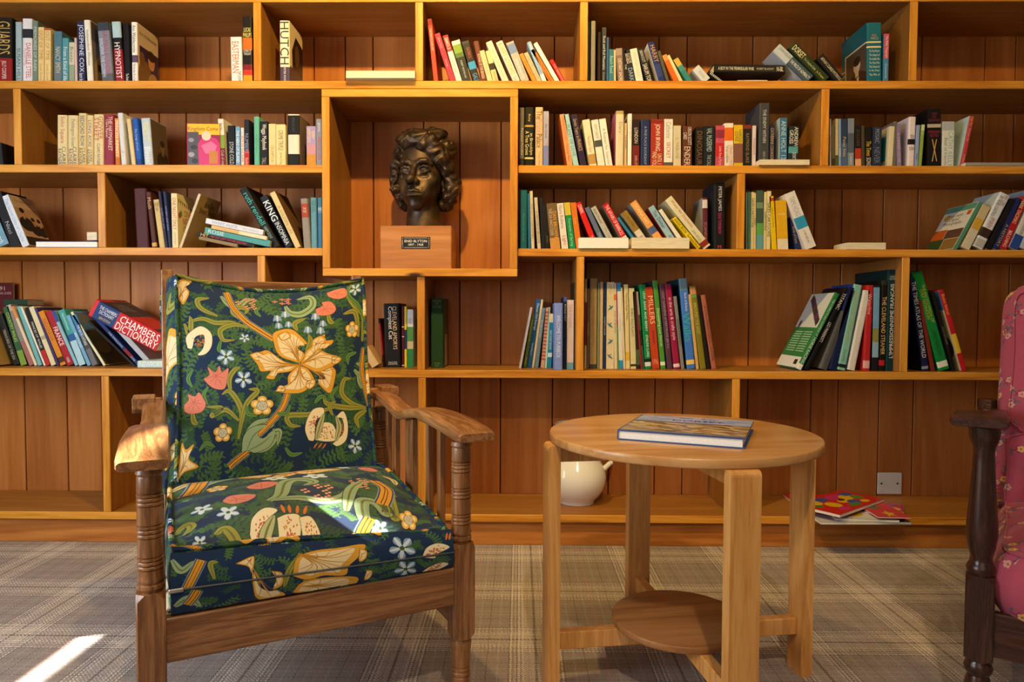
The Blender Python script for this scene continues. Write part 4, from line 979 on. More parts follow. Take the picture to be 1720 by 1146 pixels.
g0, g1 = PY(674.5, 398, blk_y0), PY(722.5, 418, blk_y0); gx0, gx1, gz0, gz1 = g0[0], g1[0], g1[2], g0[2]
plate = tag(MB().box(gx0, gx1, blk_y0 - .003, blk_y0, gz0, gz1, .0006).build('name_plate', plain('#15130f', .35), blk), 'black engraved name plate')
MW = plain('#e6e2d6', .5)
fr_ = MB(); e = .004
for a in (0, 1):
    for x_ in ((gx0 + e, gx1 - e),): fr_.box(x_[0] + .008, x_[1] - .008, blk_y0 - .0035, blk_y0 - .003, (gz0 + e, gz1 - e - .0012)[a], (gz0 + e + .0012, gz1 - e)[a])
    fr_.box((gx0 + e, gx1 - e - .0012)[a], (gx0 + e + .0012, gx1 - e)[a], blk_y0 - .0035, blk_y0 - .003, gz0 + e + .008, gz1 - e - .008)
tag(fr_.build('engraved_border', MW, plate), kind='stuff')
for sx in (gx0 + .006, gx1 - .006):
    for sz in (gz0 + .006, gz1 - .006): MB().lathe([(.0022, 0), (.0022, .001)], 10, M=Matrix.Translation((sx, blk_y0 - .003, sz)) @ Matrix.Rotation(PI / 2, 4, 'X')).build('screw', plain('#c9b27a', .3, metal=.8), plate)
GW = gx1 - gx0; GH = gz1 - gz0
text('ENID BLYTON', plate, ((gx0 + gx1) / 2, blk_y0 - .0036, gz0 + GH * .64), (1, 0, 0), (0, 0, 1), GW * .78, GH * .22, '#efeadd')
text('1897 - 1968', plate, ((gx0 + gx1) / 2, blk_y0 - .0036, gz0 + GH * .34), (1, 0, 0), (0, 0, 1), GW * .52, GH * .19, '#efeadd')
BY = .165; hc = PY(705, 285.5, BY - .10)
bust = tag(empty('bust', (hc[0], BY, ZB1)), 'dark bronze portrait head of a woman with swept wavy hair, on the wooden block', 'bust')
HM = Matrix.Translation((0, 0, hc[2] - ZB1)) @ Matrix.Rotation(math.radians(-13), 4, 'Z') @ Matrix.Rotation(math.radians(-3), 4, 'X') @ Matrix.Scale(SCL, 4)
def bust_mesh(name, fld, clip=None):
    V, F_ = fld.mesh(); V = (np.c_[V, np.ones(len(V))] @ np.array(HM).T)[:, :3]
    if clip is not None: V[:, 2] = np.maximum(V[:, 2], clip)
    me = bpy.data.meshes.new(name); me.from_pydata(V.tolist(), [], F_.tolist()); me.materials.append(M_BRONZE); me.polygons.foreach_set('use_smooth', [True] * len(me.polygons)); me.validate()
    return link(name, me, bust)
bust_mesh('head', head_field(), .0006); bust_mesh('hair', hair_field())

# ------------------------------------------------------------------ books
MC = {}
def book_mesh(name, t, d, h, col, bands=(), hard=False, sidecol=None):
    """cover of two boards and a spine (spine to the front at y = 0), bands = (from, to, colour) down the spine from its head"""
    c = .0026 if hard else .0012; c = min(c, t * .3); mats = [plain(col, .5, .2, var=.06)]; r = min(t * .22, .006) if hard else min(.0015, t * .2)
    outer = [(0, d), (0, r), (r * .3, r * .3), (r, 0), (t - r, 0), (t - r * .3, r * .3), (t, r), (t, d)]; inner = [(t - c, d), (t - c, c), (c, c), (c, d)]
    pts = outer + inner; n = len(pts)
    cuts = sorted({0.0, 1.0, *[1 - b_[0] for b_ in bands], *[1 - b_[1] for b_ in bands]}); mb = MB()
    if sidecol: mats.append(plain(sidecol, .5, .2, var=.06))
    bm_ = {}
    for b_ in bands:
        if b_[2] not in bm_: bm_[b_[2]] = len(mats); mats.append(plain(b_[2], .5, .2, var=.06))
    vs = [(x, y, z * h) for z in cuts for x, y in pts]; fs = []; mi = []
    for k in range(len(cuts) - 1):
        mid = 1 - (cuts[k] + cuts[k + 1]) / 2; sm_ = 0
        for b_ in bands:
            if b_[0] <= mid <= b_[1]: sm_ = bm_[b_[2]]
        for i in range(n):
            j = (i + 1) % n; fs.append((k * n + i, k * n + j, (k + 1) * n + j, (k + 1) * n + i)); mi.append(sm_ if 1 <= i <= 5 else (1 if sidecol and i in (0, 6) else 0))
    K = (len(cuts) - 1) * n
    for off, rev in ((0, True), (K, False)):
        for f in ([0, 1, 2, 3, 10, 11], [3, 4, 9, 10], [4, 5, 6, 7, 8, 9]):
            f = [off + i for i in f]; fs.append(tuple(f[::-1] if rev else f)); mi.append(0)
    mb.add(vs, fs, mi); return mb, mats, c
M_PAGES = [M_PAGE, M_PAGEW]
ALLB = []
def make_book(t, d, h, col, label, group, bands=(), texts=(), hard=False, side=None, white=False, art=None, name='book', sidetext=()):
    mb, mats, c = book_mesh(name, t, d, h, col, bands, hard, side)
    o = mb.build(name, mats, None, fix=False)
    g = .003 if hard else .0002
    MB().box(c, t - c, c + .0005, d - (.004 if hard else .0004), g, h - g).build('page_block', M_PAGES[white], o, fix=False)
    for tx in texts:
        st, f0, f1, tc = tx[:4]; w = tx[4] if len(tx) > 4 else .62; off = tx[5] if len(tx) > 5 else .5; kind = tx[6] if len(tx) > 6 else 'v'
        z = h * (1 - (f0 + f1) / 2); L_ = h * (f1 - f0); nm = 'title'
        if kind == 'v': text(st, o, (t * off, -.0004, z), (0, 0, -1), (1, 0, 0), L_, t * w, tc, nm)
        elif kind == 'u': text(st, o, (t * off, -.0004, z), (0, 0, 1), (-1, 0, 0), L_, t * w, tc, nm)
        else: text(st, o, (t * off, -.0004, z), (1, 0, 0), (0, 0, 1), t * w, L_, tc, nm, fit=False)
    if art:
        sd, cv = art; x = t + .0004 if sd > 0 else -.0004
        q = [(x, .004, .002), (x, d - .001, .002), (x, d - .001, h - .002), (x, .004, h - .002)]
        a = MB().add(q, [(0, 1, 2, 3) if sd > 0 else (3, 2, 1, 0)]).build('cover_print', printed('cover_picture', cv, .35, .4), o, fix=False)
        set_uv(a, (lambda co, p: ((co.y - .004) / (d - .005), (co.z - .002) / (h - .004))) if sd > 0 else (lambda co, p: (1 - (co.y - .004) / (d - .005), (co.z - .002) / (h - .004))))
    for sd, st, cy, cz, L_, H_, tc in sidetext:
        x = t + .0007 if sd > 0 else -.0007
        text(st, o, (x, d * cy, h * cz), (0, sd, 0), (0, 0, 1), d * L_, h * H_, tc, 'cover_title')
    tag(o, label, 'book', group); ALLB.append(o); return o
BAY = {}
def bay(shelf, place, group, Y=.03):
    BAY.update(z=ZS[shelf] + .0003, place=place, group=group, Y=Y)
def b(xl, xr, xt, yt, col, look, T=(), B=(), hard=False, d=None, Y=None, **kw):
    """standing book: spine's lower corners xl, xr and upper left corner (xt, yt) as seen in the photograph; it stands at depth Y"""
    Y = BAY['Y'] if Y is None else Y; z = BAY['z']
    X0, X1 = XYZ(xl, Y, z), XYZ(xr, Y, z); top = PY(xt, yt, Y); dx, dz = top[0] - X0, top[2] - z
    th = math.atan2(-dx, dz)
    if abs(th) < .012: th = 0.0
    t = max((X1 - X0) * math.cos(th), .004)
    if th >= 0: h = dz / math.cos(th); org = Vector((X0, Y, z))
    else:
        h = (dz - t * math.sin(-th)) / math.cos(th); org = Vector((X1 - t * math.cos(th), Y, z + t * math.sin(-th)))
    t -= .0005
    if d is None: d = min(h * (.66 if hard else .63), .30)
    d = min(d, DEP - .003 - Y)
    o = make_book(t, d, h, col, look + ', ' + BAY['place'], BAY['group'], B, T, hard, **kw)
    o.matrix_world = Matrix.Translation(org + Vector((.0002, 0, 0))) @ Matrix.Rotation(-th, 4, 'Y'); return o
def lie(x0, x1, y0, y1, col, look, face='pages', d=.12, Y=None, z=None, tilt=0, yaw=0, T=(), **kw):
    """book lying flat whose front shows between columns x0..x1 and rows y0..y1; face = what is turned to the room"""
    Y = BAY['Y'] if Y is None else Y
    zb = BAY['z'] if z is None else (PY((x0 + x1) / 2, y1, Y)[2] if z == 'px' else z)
    X0, X1 = XYZ(x0, Y, zb), XYZ(x1, Y, zb); t = PY((x0 + x1) / 2, y0, Y)[2] - PY((x0 + x1) / 2, y1, Y)[2]; h = X1 - X0
    o = make_book(max(t, .004), d, h, col, look + ', ' + BAY['place'], BAY['group'], (), T, **kw)
    if face == 'spine':     # head of the spine to the left
        M = Matrix(((0, 0, -1, h), (0, 1, 0, 0), (1, 0, 0, 0), (0, 0, 0, 1)))
    else:                   # fore-edge to the room
        M = Matrix(((0, 0, 1, 0), (0, -1, 0, d), (1, 0, 0, 0), (0, 0, 0, 1)))
    o.matrix_world = Matrix.Translation((X0, Y, zb)) @ Matrix.Rotation(math.radians(tilt), 4, 'Y') @ Matrix.Rotation(math.radians(yaw), 4, 'Z') @ M; return o

W_, K_, CR = '#e6e2d8', '#16161a', '#dccfae'
def cov(w, h, bg, *ops):
    cv = Canvas(w, h, bg)
    for o in ops: getattr(cv, o[0])(*o[1:])
    return cv.noise(.06)
def man(x, y, s, skin, suit, hair='#2a1d16'):          # a generic head and shoulders
    return (('ell', x, y + s * 2.6, s * 2.3, s * 1.7, suit), ('rect', x - s * .4, y + s * .4, x + s * .4, y + s * 1.5, skin), ('ell', x, y, s * .75, s, skin), ('ell', x, y - s * .55, s * .8, s * .6, hair))
# top shelf, first bay
bay('A', 'top shelf far left', 'books on the top shelf, first bay')
b(-8, 20, -8, 29, '#1d1a18', 'thick black novel with tall gold capitals', [('GUARDS', .06, .56, '#c9a552', .8), ('JILLY COOPER', .66, .94, '#e6dccb', .34)], [(.62, .97, '#8f1d1d')], True)
b(26.5, 36.7, 26, 36.7, '#9fb4ba', 'pale blue-grey paperback with dark lettering', [('SUSAN HILL', .42, .97, '#3a4a55')])
b(37.5, 54.5, 37, 31, '#e3dfe2', 'tall white novel with red author lettering', [('DANIELLE STEEL', .38, .93, '#c02a44', .5, .62), ('Power Play', .4, .8, '#c79aa4', .3, .25)], [(.16, .3, '#2a2a36')], True)
b(55, 63.4, 55, 35, '#6f8276', 'grey-green paperback with pale lettering', [('MEMORIES OF RAIN', .1, .8, '#c4ccc0')])
b(64, 74, 64, 45.5, '#e2c585', 'cream-yellow paperback, first of two alike', [('OUT OF TIME', .06, .58, '#b98236'), ('Linda Grant', .66, .95, '#a5823c', .4)])
b(74.7, 85.3, 74.7, 47, '#e5c989', 'cream-yellow paperback, second of two alike', [('OUT OF TIME', .06, .58, '#b98236'), ('Linda Grant', .66, .95, '#a5823c', .4)], [(0, .04, '#b3502c')])
b(90.6, 104, 90.6, 52.6, '#4d7688', 'dusky teal-blue paperback', [('NANCY SMITH', .3, .8, '#c9c3a0')], [(.6, 1, '#64727c')])
b(104.5, 115, 104.5, 63.8, '#4f93a0', 'short bright teal paperback', [('From a Kind of life', .2, .95, '#d9e3df')])
b(115.7, 125, 115.7, 71, '#c9c4ae', 'short paperback in faded mixed pastels', [('Breeze', .1, .5, '#6c7a58')], [(.55, 1, '#8e9c86')])
b(126, 130, 124, 63.8, '#d3b7b2', 'thin dusty pink paperback')
b(131, 143, 129.6, 36, '#262a4f', 'navy novel with large white capitals', [('JOSEPHINE COX', .05, .82, '#d9dcec', .8), ('born bad', .84, .99, '#e9e9f0', .6)])
b(146, 157, 140, 33.7, '#e6e2d6', 'tall white leaning hardback with barn picture on its side', [('Independent Witness', .1, .78, '#6a6a72', .5)], hard=True, art=(1, cov(90, 130, '#7e7266', ('rect', 0, 0, 90, 40, '#564f4d'), ('poly', [(5, 90), (40, 45), (90, 70), (90, 125), (5, 125)], '#b58e52'), ('rect', 18, 85, 30, 100, '#43331f'), ('rect', 50, 85, 62, 100, '#43331f'))))
b(171, 191, 162, 38, '#7d8699', 'misty blue-grey hardback with red lettering', [('SALMAN RUSHDIE', .15, .86, '#a8404e', .42, .64), ('SHALIMAR THE CLOWN', .26, .9, '#c4ccd8', .3, .28)], [(0, .14, '#3a3f4a'), (.85, 1, '#5a5f6a')], True)
b(193.6, 208.8, 186.5, 36.7, '#15161c', 'hardback with pale silhouette above a red foot', [('HYPNOTIST', .34, .93, '#ece6e2', .62)], [(.0, .26, '#a9c6cf'), (.45, 1, '#8f1f33')], True, art=(-1, cov(20, 30, '#15161c')))
b(209.3, 219.5, 205, 39, '#101014', 'black hardback between the silhouette book and the purple one', [('The Shadow', .84, .99, '#e8e4dc', .7)], hard=True)
b(221.5, 231.6, 219, 37, '#ece8e4', 'white hardback with purple portrait jacket on its side', [('Ann Widdecombe', .05, .5, '#2a2a30', .6), ('Nicholas Kochan', .68, .98, '#6a4a5a', .42)], [(.54, .66, '#5b4a66')], True, art=(1, cov(120, 180, '#cdb79a', ('rect', 10, 62, 120, 180, '#34204f'), ('ell', 78, 92, 20, 26, '#c08a66'), ('ell', 78, 74, 24, 16, '#3a2418'), ('ell', 40, 150, 40, 50, '#7a5a38'), ('ell', 90, 165, 34, 40, '#a98658'), ('ell', 24, 100, 16, 22, '#6e5136'))), sidetext=[(1, 'Ann Widdecombe', .5, .86, .8, .06, '#2a2028')])
b(389, 407.5, 387, 62, '#dadbe0', 'white paperback with orange capitals by the divider', [('EASTERMAN', .1, .78, '#c2703a', .62, .42), ('THE JUDAS', .74, .98, '#33333a', .34, .72)])
b(407.8, 424.2, 406, 27.3, '#1c1618', 'thick black book with flame-orange foot by the divider', [('LUCAS\nPHILLIPS', .17, .31, '#e9dc7a', .86, .5, 'h'), ('A KIND OF\nTWILIGHT', .5, .58, '#d9d4cc', .8, .5, 'h')], [(.32, .5, '#e06a24'), (.72, .8, '#7a1f26'), (.8, .88, '#c4352a'), (.88, 1, '#f0951f')], True)
bay('A', 'top shelf left of centre', 'books on the top shelf, second bay')
b(470, 487, 469, 34.5, '#3a3034', 'tall cream hardback with big black capitals', [('HUTCH', .02, .7, '#17140f', .86), ('PETER MOSS', .75, .97, '#d5cfd0', .2)], [(0, .74, '#e0d5bb'), (.74, 1, '#4a4059')], True, art=(1, cov(90, 140, '#d6c6a6', ('poly', [(20, 140), (14, 60), (40, 20), (90, 30), (90, 140)], '#1e1712'), ('rect', 0, 100, 90, 140, '#413749'), ('ell', 50, 62, 16, 26, '#5a4030'))))
lie(581, 697, 125.5, 137.6, '#d9cfb4', 'white paperback lying with its curled pages up', d=.13, Y=-.03, art=None)
bay('A', 'top shelf above the bust', 'books on the top shelf over the bust')
b(728.8, 736.5, 717.4, 32, '#d2452f', 'tall thin scarlet book, last at the divider end', [('THE PARTICULAR ART', .15, .5, '#f0d9cc', .4)], [(0, .1, '#8a1a22')], d=.2)
b(756.7, 766.6, 729.7, 57.7, '#c62a48', 'crimson leaning paperback', [('Quartet of Souls', .08, .3, '#e9a9b2', .4), ('Travels', .5, .7, '#e9a9b2', .3)], side='#a01a36')
b(767.5, 777.4, 743, 60.4, '#dcd8d2', 'white paperback with dark red top', [('GRANTA 21', .05, .3, '#e6d9d4', .6), ('Love and Death', .5, .78, '#77777a', .4)], [(0, .34, '#9c1f26')])
b(777.6, 792.7, 758, 70, '#24292b', 'charcoal paperback with green landscape top', [('ROBERT MACFARLANE', .48, .9, '#aeb4b0', .22)], [(0, .1, '#d4d5cc'), (.1, .3, '#7a9a3e'), (.3, .4, '#4f7033')])
b(795.4, 808.6, 775, 71, '#17181c', 'black paperback with small blue globe', [('PATRICK', .16, .42, '#b8402c', .4, .55), ('GALE', .78, .98, '#3c86c0', .6)], [(.5, .68, '#2f8fc8'), (0, .06, '#34383c')])
b(809, 819, 794.5, 70, '#6a3428', 'thin maroon-brown book', [('VOYAGE OF THE BEAGLE', .3, .9, '#d0b8a8', .5)], hard=True)
b(820, 829, 805, 86, '#dbbf98', 'pinkish cream paperback', [('The Country House', .2, .8, '#b09060', .3)])
b(829.4, 838.7, 815, 86, '#dcc58e', 'pale yellow paperback with black label', [('JENNY UGLOW', .66, .97, '#3a2f20', .5)], [(.4, .6, '#2a241a')])
b(845, 856.7, 816, 72, '#d9cfba', 'ivory paperback with a blank look', [('WEST WITH THE NIGHT IN AFRICA', .2, .92, '#a89a80', .22)])
b(863, 875.6, 833, 72, '#dfcfc6', 'white paperback with gold capitals', [('ROBERT GODDARD', .05, .82, '#c29a2c', .66), ('Set', .86, .97, '#7a86b8', .6)])
b(876.5, 891, 850, 73, '#a9a8a6', 'grey paperback with blue picture top', [('JAN KARON', .42, .92, '#d8d8d8', .42, .4), ('Out to Canaan', .5, .82, '#8d93a4', .24, .75)], [(.05, .28, '#6f86b6')])
b(895.5, 903.6, 872, 91.6, '#d6862c', 'orange paperback beside the grey picture book', [('Wilkie Collins', .2, .8, '#b06018', .4)])
b(903.8, 911.7, 880, 90, '#cbb392', 'beige paperback with faint print', [('LIVING IN COMMON', .1, .9, '#9a8262', .5)])
b(912, 919.8, 885, 71.7, '#8fb0d6', 'tall thin sky blue paperback', [('CHINESE', .05, .2, '#d8e6f2', .5), ('First Language', .5, .75, '#5f86b8', .4)], [(.8, 1, '#dde8f0')])
b(924, 933, 891, 84.7, '#d5761f', 'bright orange paperback with black top', [('Letters from London', .2, .96, '#5b2c0c', .7)], [(.02, .12, '#2a3444')])
b(934, 942.6, 896, 74, '#f1eee8', 'glossy white thin hardback', hard=True)
b(944.2, 952, 923, 102, '#c9161f', 'small red paperback at the open end', [('POST OFFICE STORY', .2, .95, '#e9b9b0', .4)])
bay('A', 'top shelf right of centre', 'books on the top shelf, fourth bay')
b(986.8, 990.6, 986.8, 36, '#1f2640', 'very thin navy book against the divider', hard=True, d=.2)
b(992, 1000, 992, 35, '#8a8680', 'tall speckled grey book', hard=True, d=.2)
b(1002, 1009.6, 1002, 54, '#2c1712', 'dark brown book in shadow', hard=True, Y=.06)
b(1010.7, 1018, 1010.7, 46, '#1d1f22', 'tall charcoal paperback with white lettering', [('Rock and Roll Mountains', .16, .76, '#cfcfcf', .6), ('Graeme', .8, .95, '#9a9a9a', .5)], [(0, .16, '#3a3a3a')])
b(1018.6, 1022.4, 1018.6, 63, '#2c5a86', 'thin mid-blue book', d=.14)
b(1022.8, 1031, 1022.8, 82.6, '#2f6f80', 'short deep teal paperback', [('Beach Road', .2, .7, '#93c0c4')])
b(1031.4, 1035, 1031, 84, '#cbb894', 'thin cream paperback after the teal one')
b(1038, 1049, 1034, 81.4, '#7c665c', 'taupe paperback with white lettering', [('DISTANT SHORE', .3, .95, '#ddd2c8', .5)], [(0, .2, '#9a867a')])
b(1049.5, 1057, 1045, 82.6, '#131316', 'plain black paperback', [('THE', .45, .6, '#b9b9b9', .4)])
b(1057.4, 1068, 1048, 85, '#20222b', 'black paperback with block lettering and blue foot', [('CODE\nSEVEN', .04, .46, '#d7d2c6', .8, .5), ('DARK', .55, .95, '#8fa8d8', .7)])
b(1069, 1081.6, 1057.7, 83, '#ddd8cf', 'creamy white paperback with faint lettering', [('SEBASTIAN FAULKS', .1, .85, '#b9b4a8', .4)])
b(1086.7, 1097.6, 1070.5, 83.7, '#22242b', 'black paperback with white capitals', [('ORSON SCOTT', .04, .4, '#cfcfca', .8), ('SARUM TOP', .45, .97, '#d8d0c8', .7)])
b(1107.7, 1120, 1088, 72, '#1f2a66', 'navy hardback with gold capitals and white side', [('HARRY', .08, .5, '#b08a38', .7)], [(.55, .85, '#2b3a78')], True, side='#dcdcde')
b(1120.4, 1126, 1104, 86, '#57503c', 'thin olive-brown book')
b(1133, 1142.6, 1112, 94, '#c8641c', 'burnt orange thin paperback', B=[(0, .2, '#d8935a')])
b(1143, 1149, 1120, 94, '#e0cfa0', 'cream thin paperback beside the burnt orange one')
b(1155, 1166, 1131, 101, '#2f7f80', 'teal paperback with yellow edge', B=[(0, .3, '#c7a94a'), (.3, .5, '#3e8c88')])
b(1182, 1201, 1163, 118, '#c6cfdc', 'white paperback slumped over its neighbours', [('MICHAEL', .3, .8, '#8a96aa', .3)], d=.11)
b(1213, 1220, 1190, 122.5, '#2b2b2e', 'slim book with a black and white grid spine', B=[(.1 * k, .1 * k + .05, '#c9c9c4') for k in range(1, 10)], d=.11)
lie(1239, 1289, 131, 136.4, '#e3d6c2', 'thin white paperback lying under the black one', face='spine', T=[('Cornish', .1, .6, '#a0603c', .8)], d=.12)
lie(1300, 1335, 132, 136.4, '#d8bfa2', 'thin beige paperback lying near the leaning books', face='spine', d=.12)
lie(1199, 1319, 107, 122, '#18161a', 'black hardback lying across the pile', face='spine', z='px', tilt=0.8, T=[('A BOY IN THE PENINSULAR WAR', .06, .56, '#d8d4cc', .36), ('ROBERT BLAKENEY', .6, .84, '#a8a4a0', .24), ('N-BL', .88, .97, '#e0dcd4', .5)], hard=True, d=.15)
b(1354, 1381, 1298, 86, '#b9c6d4', 'pale blue and steel hardback with white lettering leaning low', [('JOHN KEEGAN', .05, .4, '#44566e', .36, .6), ('THE PRICE OF ADMIRALTY', .42, .98, '#e6ebf0', .44, .5)], [(.4, 1, '#3f5262')], True)
b(1381.6, 1405, 1324, 80.6, '#25361f', 'dark green hardback with cream capitals leaning low', [('DORSET', .06, .36, '#e9dfb4', .62), ('The Complete Guide', .38, .7, '#b9b98a', .34, .4), ('Jo Draper', .74, .95, '#c9b43c', .3, .4)], hard=True)
b(1406, 1427, 1371, 99, '#1c1917', 'black book leaning lowest against the teal volume', [('ARTHUR C CLARKES MYSTERIOUS', .08, .98, '#d9d2c4', .42)], hard=True)
wells = cov(140, 200, '#14606f', ('rect', 20, 60, 140, 200, '#d2cdbf'), ('rect', 25, 65, 140, 200, '#4c453c'), *man(88, 118, 26, '#c9c0ae', '#1c1a18'), ('poly', [(86, 160), (100, 160), (94, 200)], '#d8d2c4'), ('rect', 0, 108, 18, 112, '#d9c58a'), ('rect', 0, 124, 18, 128, '#d9c58a'))
b(1456, 1481.4, 1456, 38, '#14667a', 'large teal hardback with portrait on its side', [('H.G.\nWELLS', .19, .28, '#b99a4e', .5, .5, 'h')] + [(s, .45 + .065 * i, .48 + .065 * i + .008, '#d7dfe0', .7, .5, 'h') for i, s in enumerate(('The Time Machine', 'The Island of', 'The Invisible Man', 'The First Men', 'The Food of', 'In the Days', 'The War of'))], [(.31, .335, '#e0cf9a'), (.39, .415, '#e0cf9a')], True, d=.21, art=(-1, wells))
b(1483.4, 1492, 1485, 56.7, '#3f7fae', 'slim red and blue paperback beyond the teal volume', [('The Daily Telegraph', .04, .48, '#e9dada', .6), ('Crosswords', .6, .9, '#b9d6ea', .4)], [(0, .5, '#c2566a')], d=.13)

# second shelf
bay('B', 'second shelf left of the bust', 'books on the second shelf, left of the bust')
RAY = [('CLAIRE', .62, .97, '#2b2722', .36, .68), ('RAYNER', .66, .97, '#2b2722', .36, .28)]
b(95.7, 113, 95.7, 193, '#d9c795', 'straw hardback with red script title', [('Soho Square', .03, .55, '#b3482f', .5)] + RAY, hard=True)
b(113.4, 131, 113.4, 193.6, '#d8c493', 'straw hardback with green title', [('Paddington Green', .08, .62, '#5a6a48', .42)] + RAY, hard=True)
b(131.4, 145, 131.4, 190, '#d6c088', 'straw hardback with navy capitals', [('BEDFORD ROW', .05, .62, '#2c3a68', .52)] + RAY, hard=True)
b(145.4, 156.4, 145.4, 193.6, '#d8c390', 'narrow straw hardback with dark blue capitals', [('LONG ACRE', .1, .62, '#38406a', .5)] + RAY, hard=True)
b(157, 174, 157, 192, '#d9c594', 'wide straw hardback with red and brown capitals', [('GOWER', .04, .48, '#a8542e', .44, .72), ('STREET', .06, .52, '#b3482f', .44, .28), ('CLAIRE RAYNER', .56, .98, '#2b2722', .3)], hard=True)
b(174.6, 191, 174.6, 192, '#8c2a42', 'maroon hardback with cream capitals', [('THE HAYMARKET', .04, .7, '#e2c7b0', .42, .66), ('Claire Rayner', .1, .45, '#e2c7b0', .34, .28)], hard=True)
b(193.8, 201, 192.5, 198.7, '#d98f46', 'orange-striped thin paperback', [('PRINCESS INFINITY', .05, .8, '#f2e6d8', .7)], [(.82, 1, '#c06a28')])
b(203.7, 212.6, 197, 190, '#cfd2d8', 'tall white plain-spined hardback', [('Taro', .7, .76, '#c0504a', .5, .5, 'h')], hard=True)
b(221, 228, 212, 200, '#d8c293', 'slim tan hardback behind the white one', hard=True)
b(229, 239, 220.7, 198.7, '#1f55ae', 'bright royal blue hardback', [('The Songs of Love', .2, .7, '#9db8e0', .4)], [(.85, 1, '#17408a')], True)
b(242.5, 258, 236, 199, '#b6c3d2', 'pale blue-grey hardback with dark portrait side', [('BEST', .1, .48, '#d9cf8a', .6), ('Blessed', .6, .98, '#e3e9ee', .6)], hard=True, art=(1, cov(120, 170, '#5b4d42', *man(78, 88, 22, '#7a6048', '#2e2620', '#2e241e'))))
kc = cov(180, 230, '#8c1f4a', ('rect', 0, 0, 180, 60, '#d9b61f'), ('rect', 0, 45, 62, 230, '#4a4650'), ('poly', [(62, 230), (58, 110), (80, 80), (120, 70), (160, 80), (180, 110), (180, 230)], '#c42a72'), ('ell', 105, 66, 26, 26, '#d9c6b0'), ('poly', [(75, 120), (130, 95), (165, 120), (150, 160), (100, 165)], '#e06a9a'), ('rect', 120, 150, 168, 220, '#b9772a'), ('ell', 20, 90, 16, 12, '#8a8a92'), ('ell', 35, 130, 20, 12, '#2c2a30'), ('ell', 20, 170, 18, 14, '#96949c'), ('ell', 40, 205, 18, 14, '#242228'))
Yk = .02; XA = XYZ(314, Yk, BAY['z']); XB = XYZ(369, Yk, BAY['z']); HK = PY(340, 207, Yk)[2] - BAY['z']
o = make_book(.012, XB - XA, HK, '#a3264a', 'picture book facing out, robed figure under a yellow sky, ' + BAY['place'], BAY['group'], art=(1, kc), sidetext=[(1, 'Kingdom Come', .5, .86, .9, .12, '#8a1c22')])
o.matrix_world = Matrix.Translation((XA, Yk, BAY['z'])) @ Matrix.Rotation(math.radians(2.5), 4, 'Z') @ Matrix(((0, 1, 0, 0), (-1, 0, 0, .012), (0, 0, 1, 0), (0, 0, 0, 1)))
b(370.5, 380, 365.5, 200, '#d9d4cc', 'white paperback with green band and wine foot', [('POL', .05, .3, '#7a7a72', .5), ('Craft of one', .66, .97, '#d8a8a0', .5)], [(.34, .62, '#7d9a3c'), (.62, 1, '#6a2233')])
b(384, 395.6, 382, 211, '#15171a', 'black paperback with silver capitals', [('STONE COLD', .4, .95, '#b9bcc0', .6)])
b(396, 403.7, 395, 212.6, '#6f9ac6', 'light blue paperback with white title', [('THE HERO OF ISLAND', .1, .9, '#e6ecf2', .6)])
b(405, 410.4, 404.5, 214.6, '#d2cfd0', 'thin white paperback with red words', [('ROY OF THE ROPE', .2, .9, '#a8302c', .6)])
b(410.6, 419, 410.6, 201, '#1d1f2c', 'black paperback with red foot', [('NUMBERS', .3, .72, '#8d93c0', .7), ('Rachel', .82, .97, '#e0c0b8', .6)], [(.66, 1, '#b8261f')])
b(426.6, 436, 426.6, 196, '#5fae9a', 'mint green tall hardback', [('A spell of winter', .3, .8, '#3a7a6c', .4)], hard=True)
b(437, 450, 437, 204, '#1b1b20', 'black paperback with white script title', [('Wagga Maybook', .06, .64, '#e4e2dc', .7), ('TALL', .8, .95, '#a8a49c', .5)])
b(451.6, 463.6, 451.6, 208, '#dcc896', 'cream paperback, first of a pair', [('CROMPTON', .5, .9, '#8a7648', .4)])
b(464, 480, 464, 209, '#e0cc98', 'broad cream paperback, second of a pair', [('CRIME TRIPLE', .14, .62, '#6a5a34', .5), ('James King', .66, .95, '#8a7648', .36)])
b(483.5, 503, 483.5, 192, '#17181c', 'large black and white hardback with dancing figure', [('PENELOPE LIVELY', .06, .34, '#3e4248', .3)], [(.39, .76, '#d6d2c6'), (.0, .02, '#e6e2da')], True, side='#7a6654', art=None)
b(515, 531, 515, 212, '#9c8fc0', 'lilac paperback with gold title', [('BARRY\nUNSWORTH', .04, .4, '#e0c070', .8, .5)], [(.45, .7, '#b98a9a'), (.7, 1, '#c08a3c')])
b(531.4, 541, 531, 200, '#8288a0', 'grey-violet paperback with red lettering by the box', [('RED JOAN', .36, .88, '#b83a2c', .7), ('Jennie', .04, .3, '#d8dae0', .5)])
b(0, 6, -4, 240, '#1e1f24', 'black book at the shelf end in shadow', d=.1)
bay('B', 'second shelf right of the bust', 'books on the second shelf, right of the bust')
b(872, 880.2, 872, 180.7, '#6b625a', 'grey-brown paperback against the box', [('Perpetual Paradise', .3, .85, '#c0b6a6', .6)], [(.86, 1, '#2a2622')])
b(880.6, 896.6, 880.6, 180, '#15150f', 'thick black hardback with gold bars', [('A Tree Grows', .4, .8, '#d9cf9c', .42, .28), ('in Brooklyn', .44, .8, '#d9cf9c', .42, .7), ('Betty', .08, .28, '#b9a050', .3)], [(.3, .33, '#b99a44'), (.84, .87, '#d6c98c')], True)
b(899, 912, 899, 180, '#cfae82', 'tan hardback with black and pink script', [('The', .06, .2, '#3a2c22', .7), ('Pirate', .2, .42, '#b8848a', .7), ('Palace', .45, .68, '#4a3428', .7), ('Twenty One', .74, .96, '#7a5c40', .3)], hard=True)
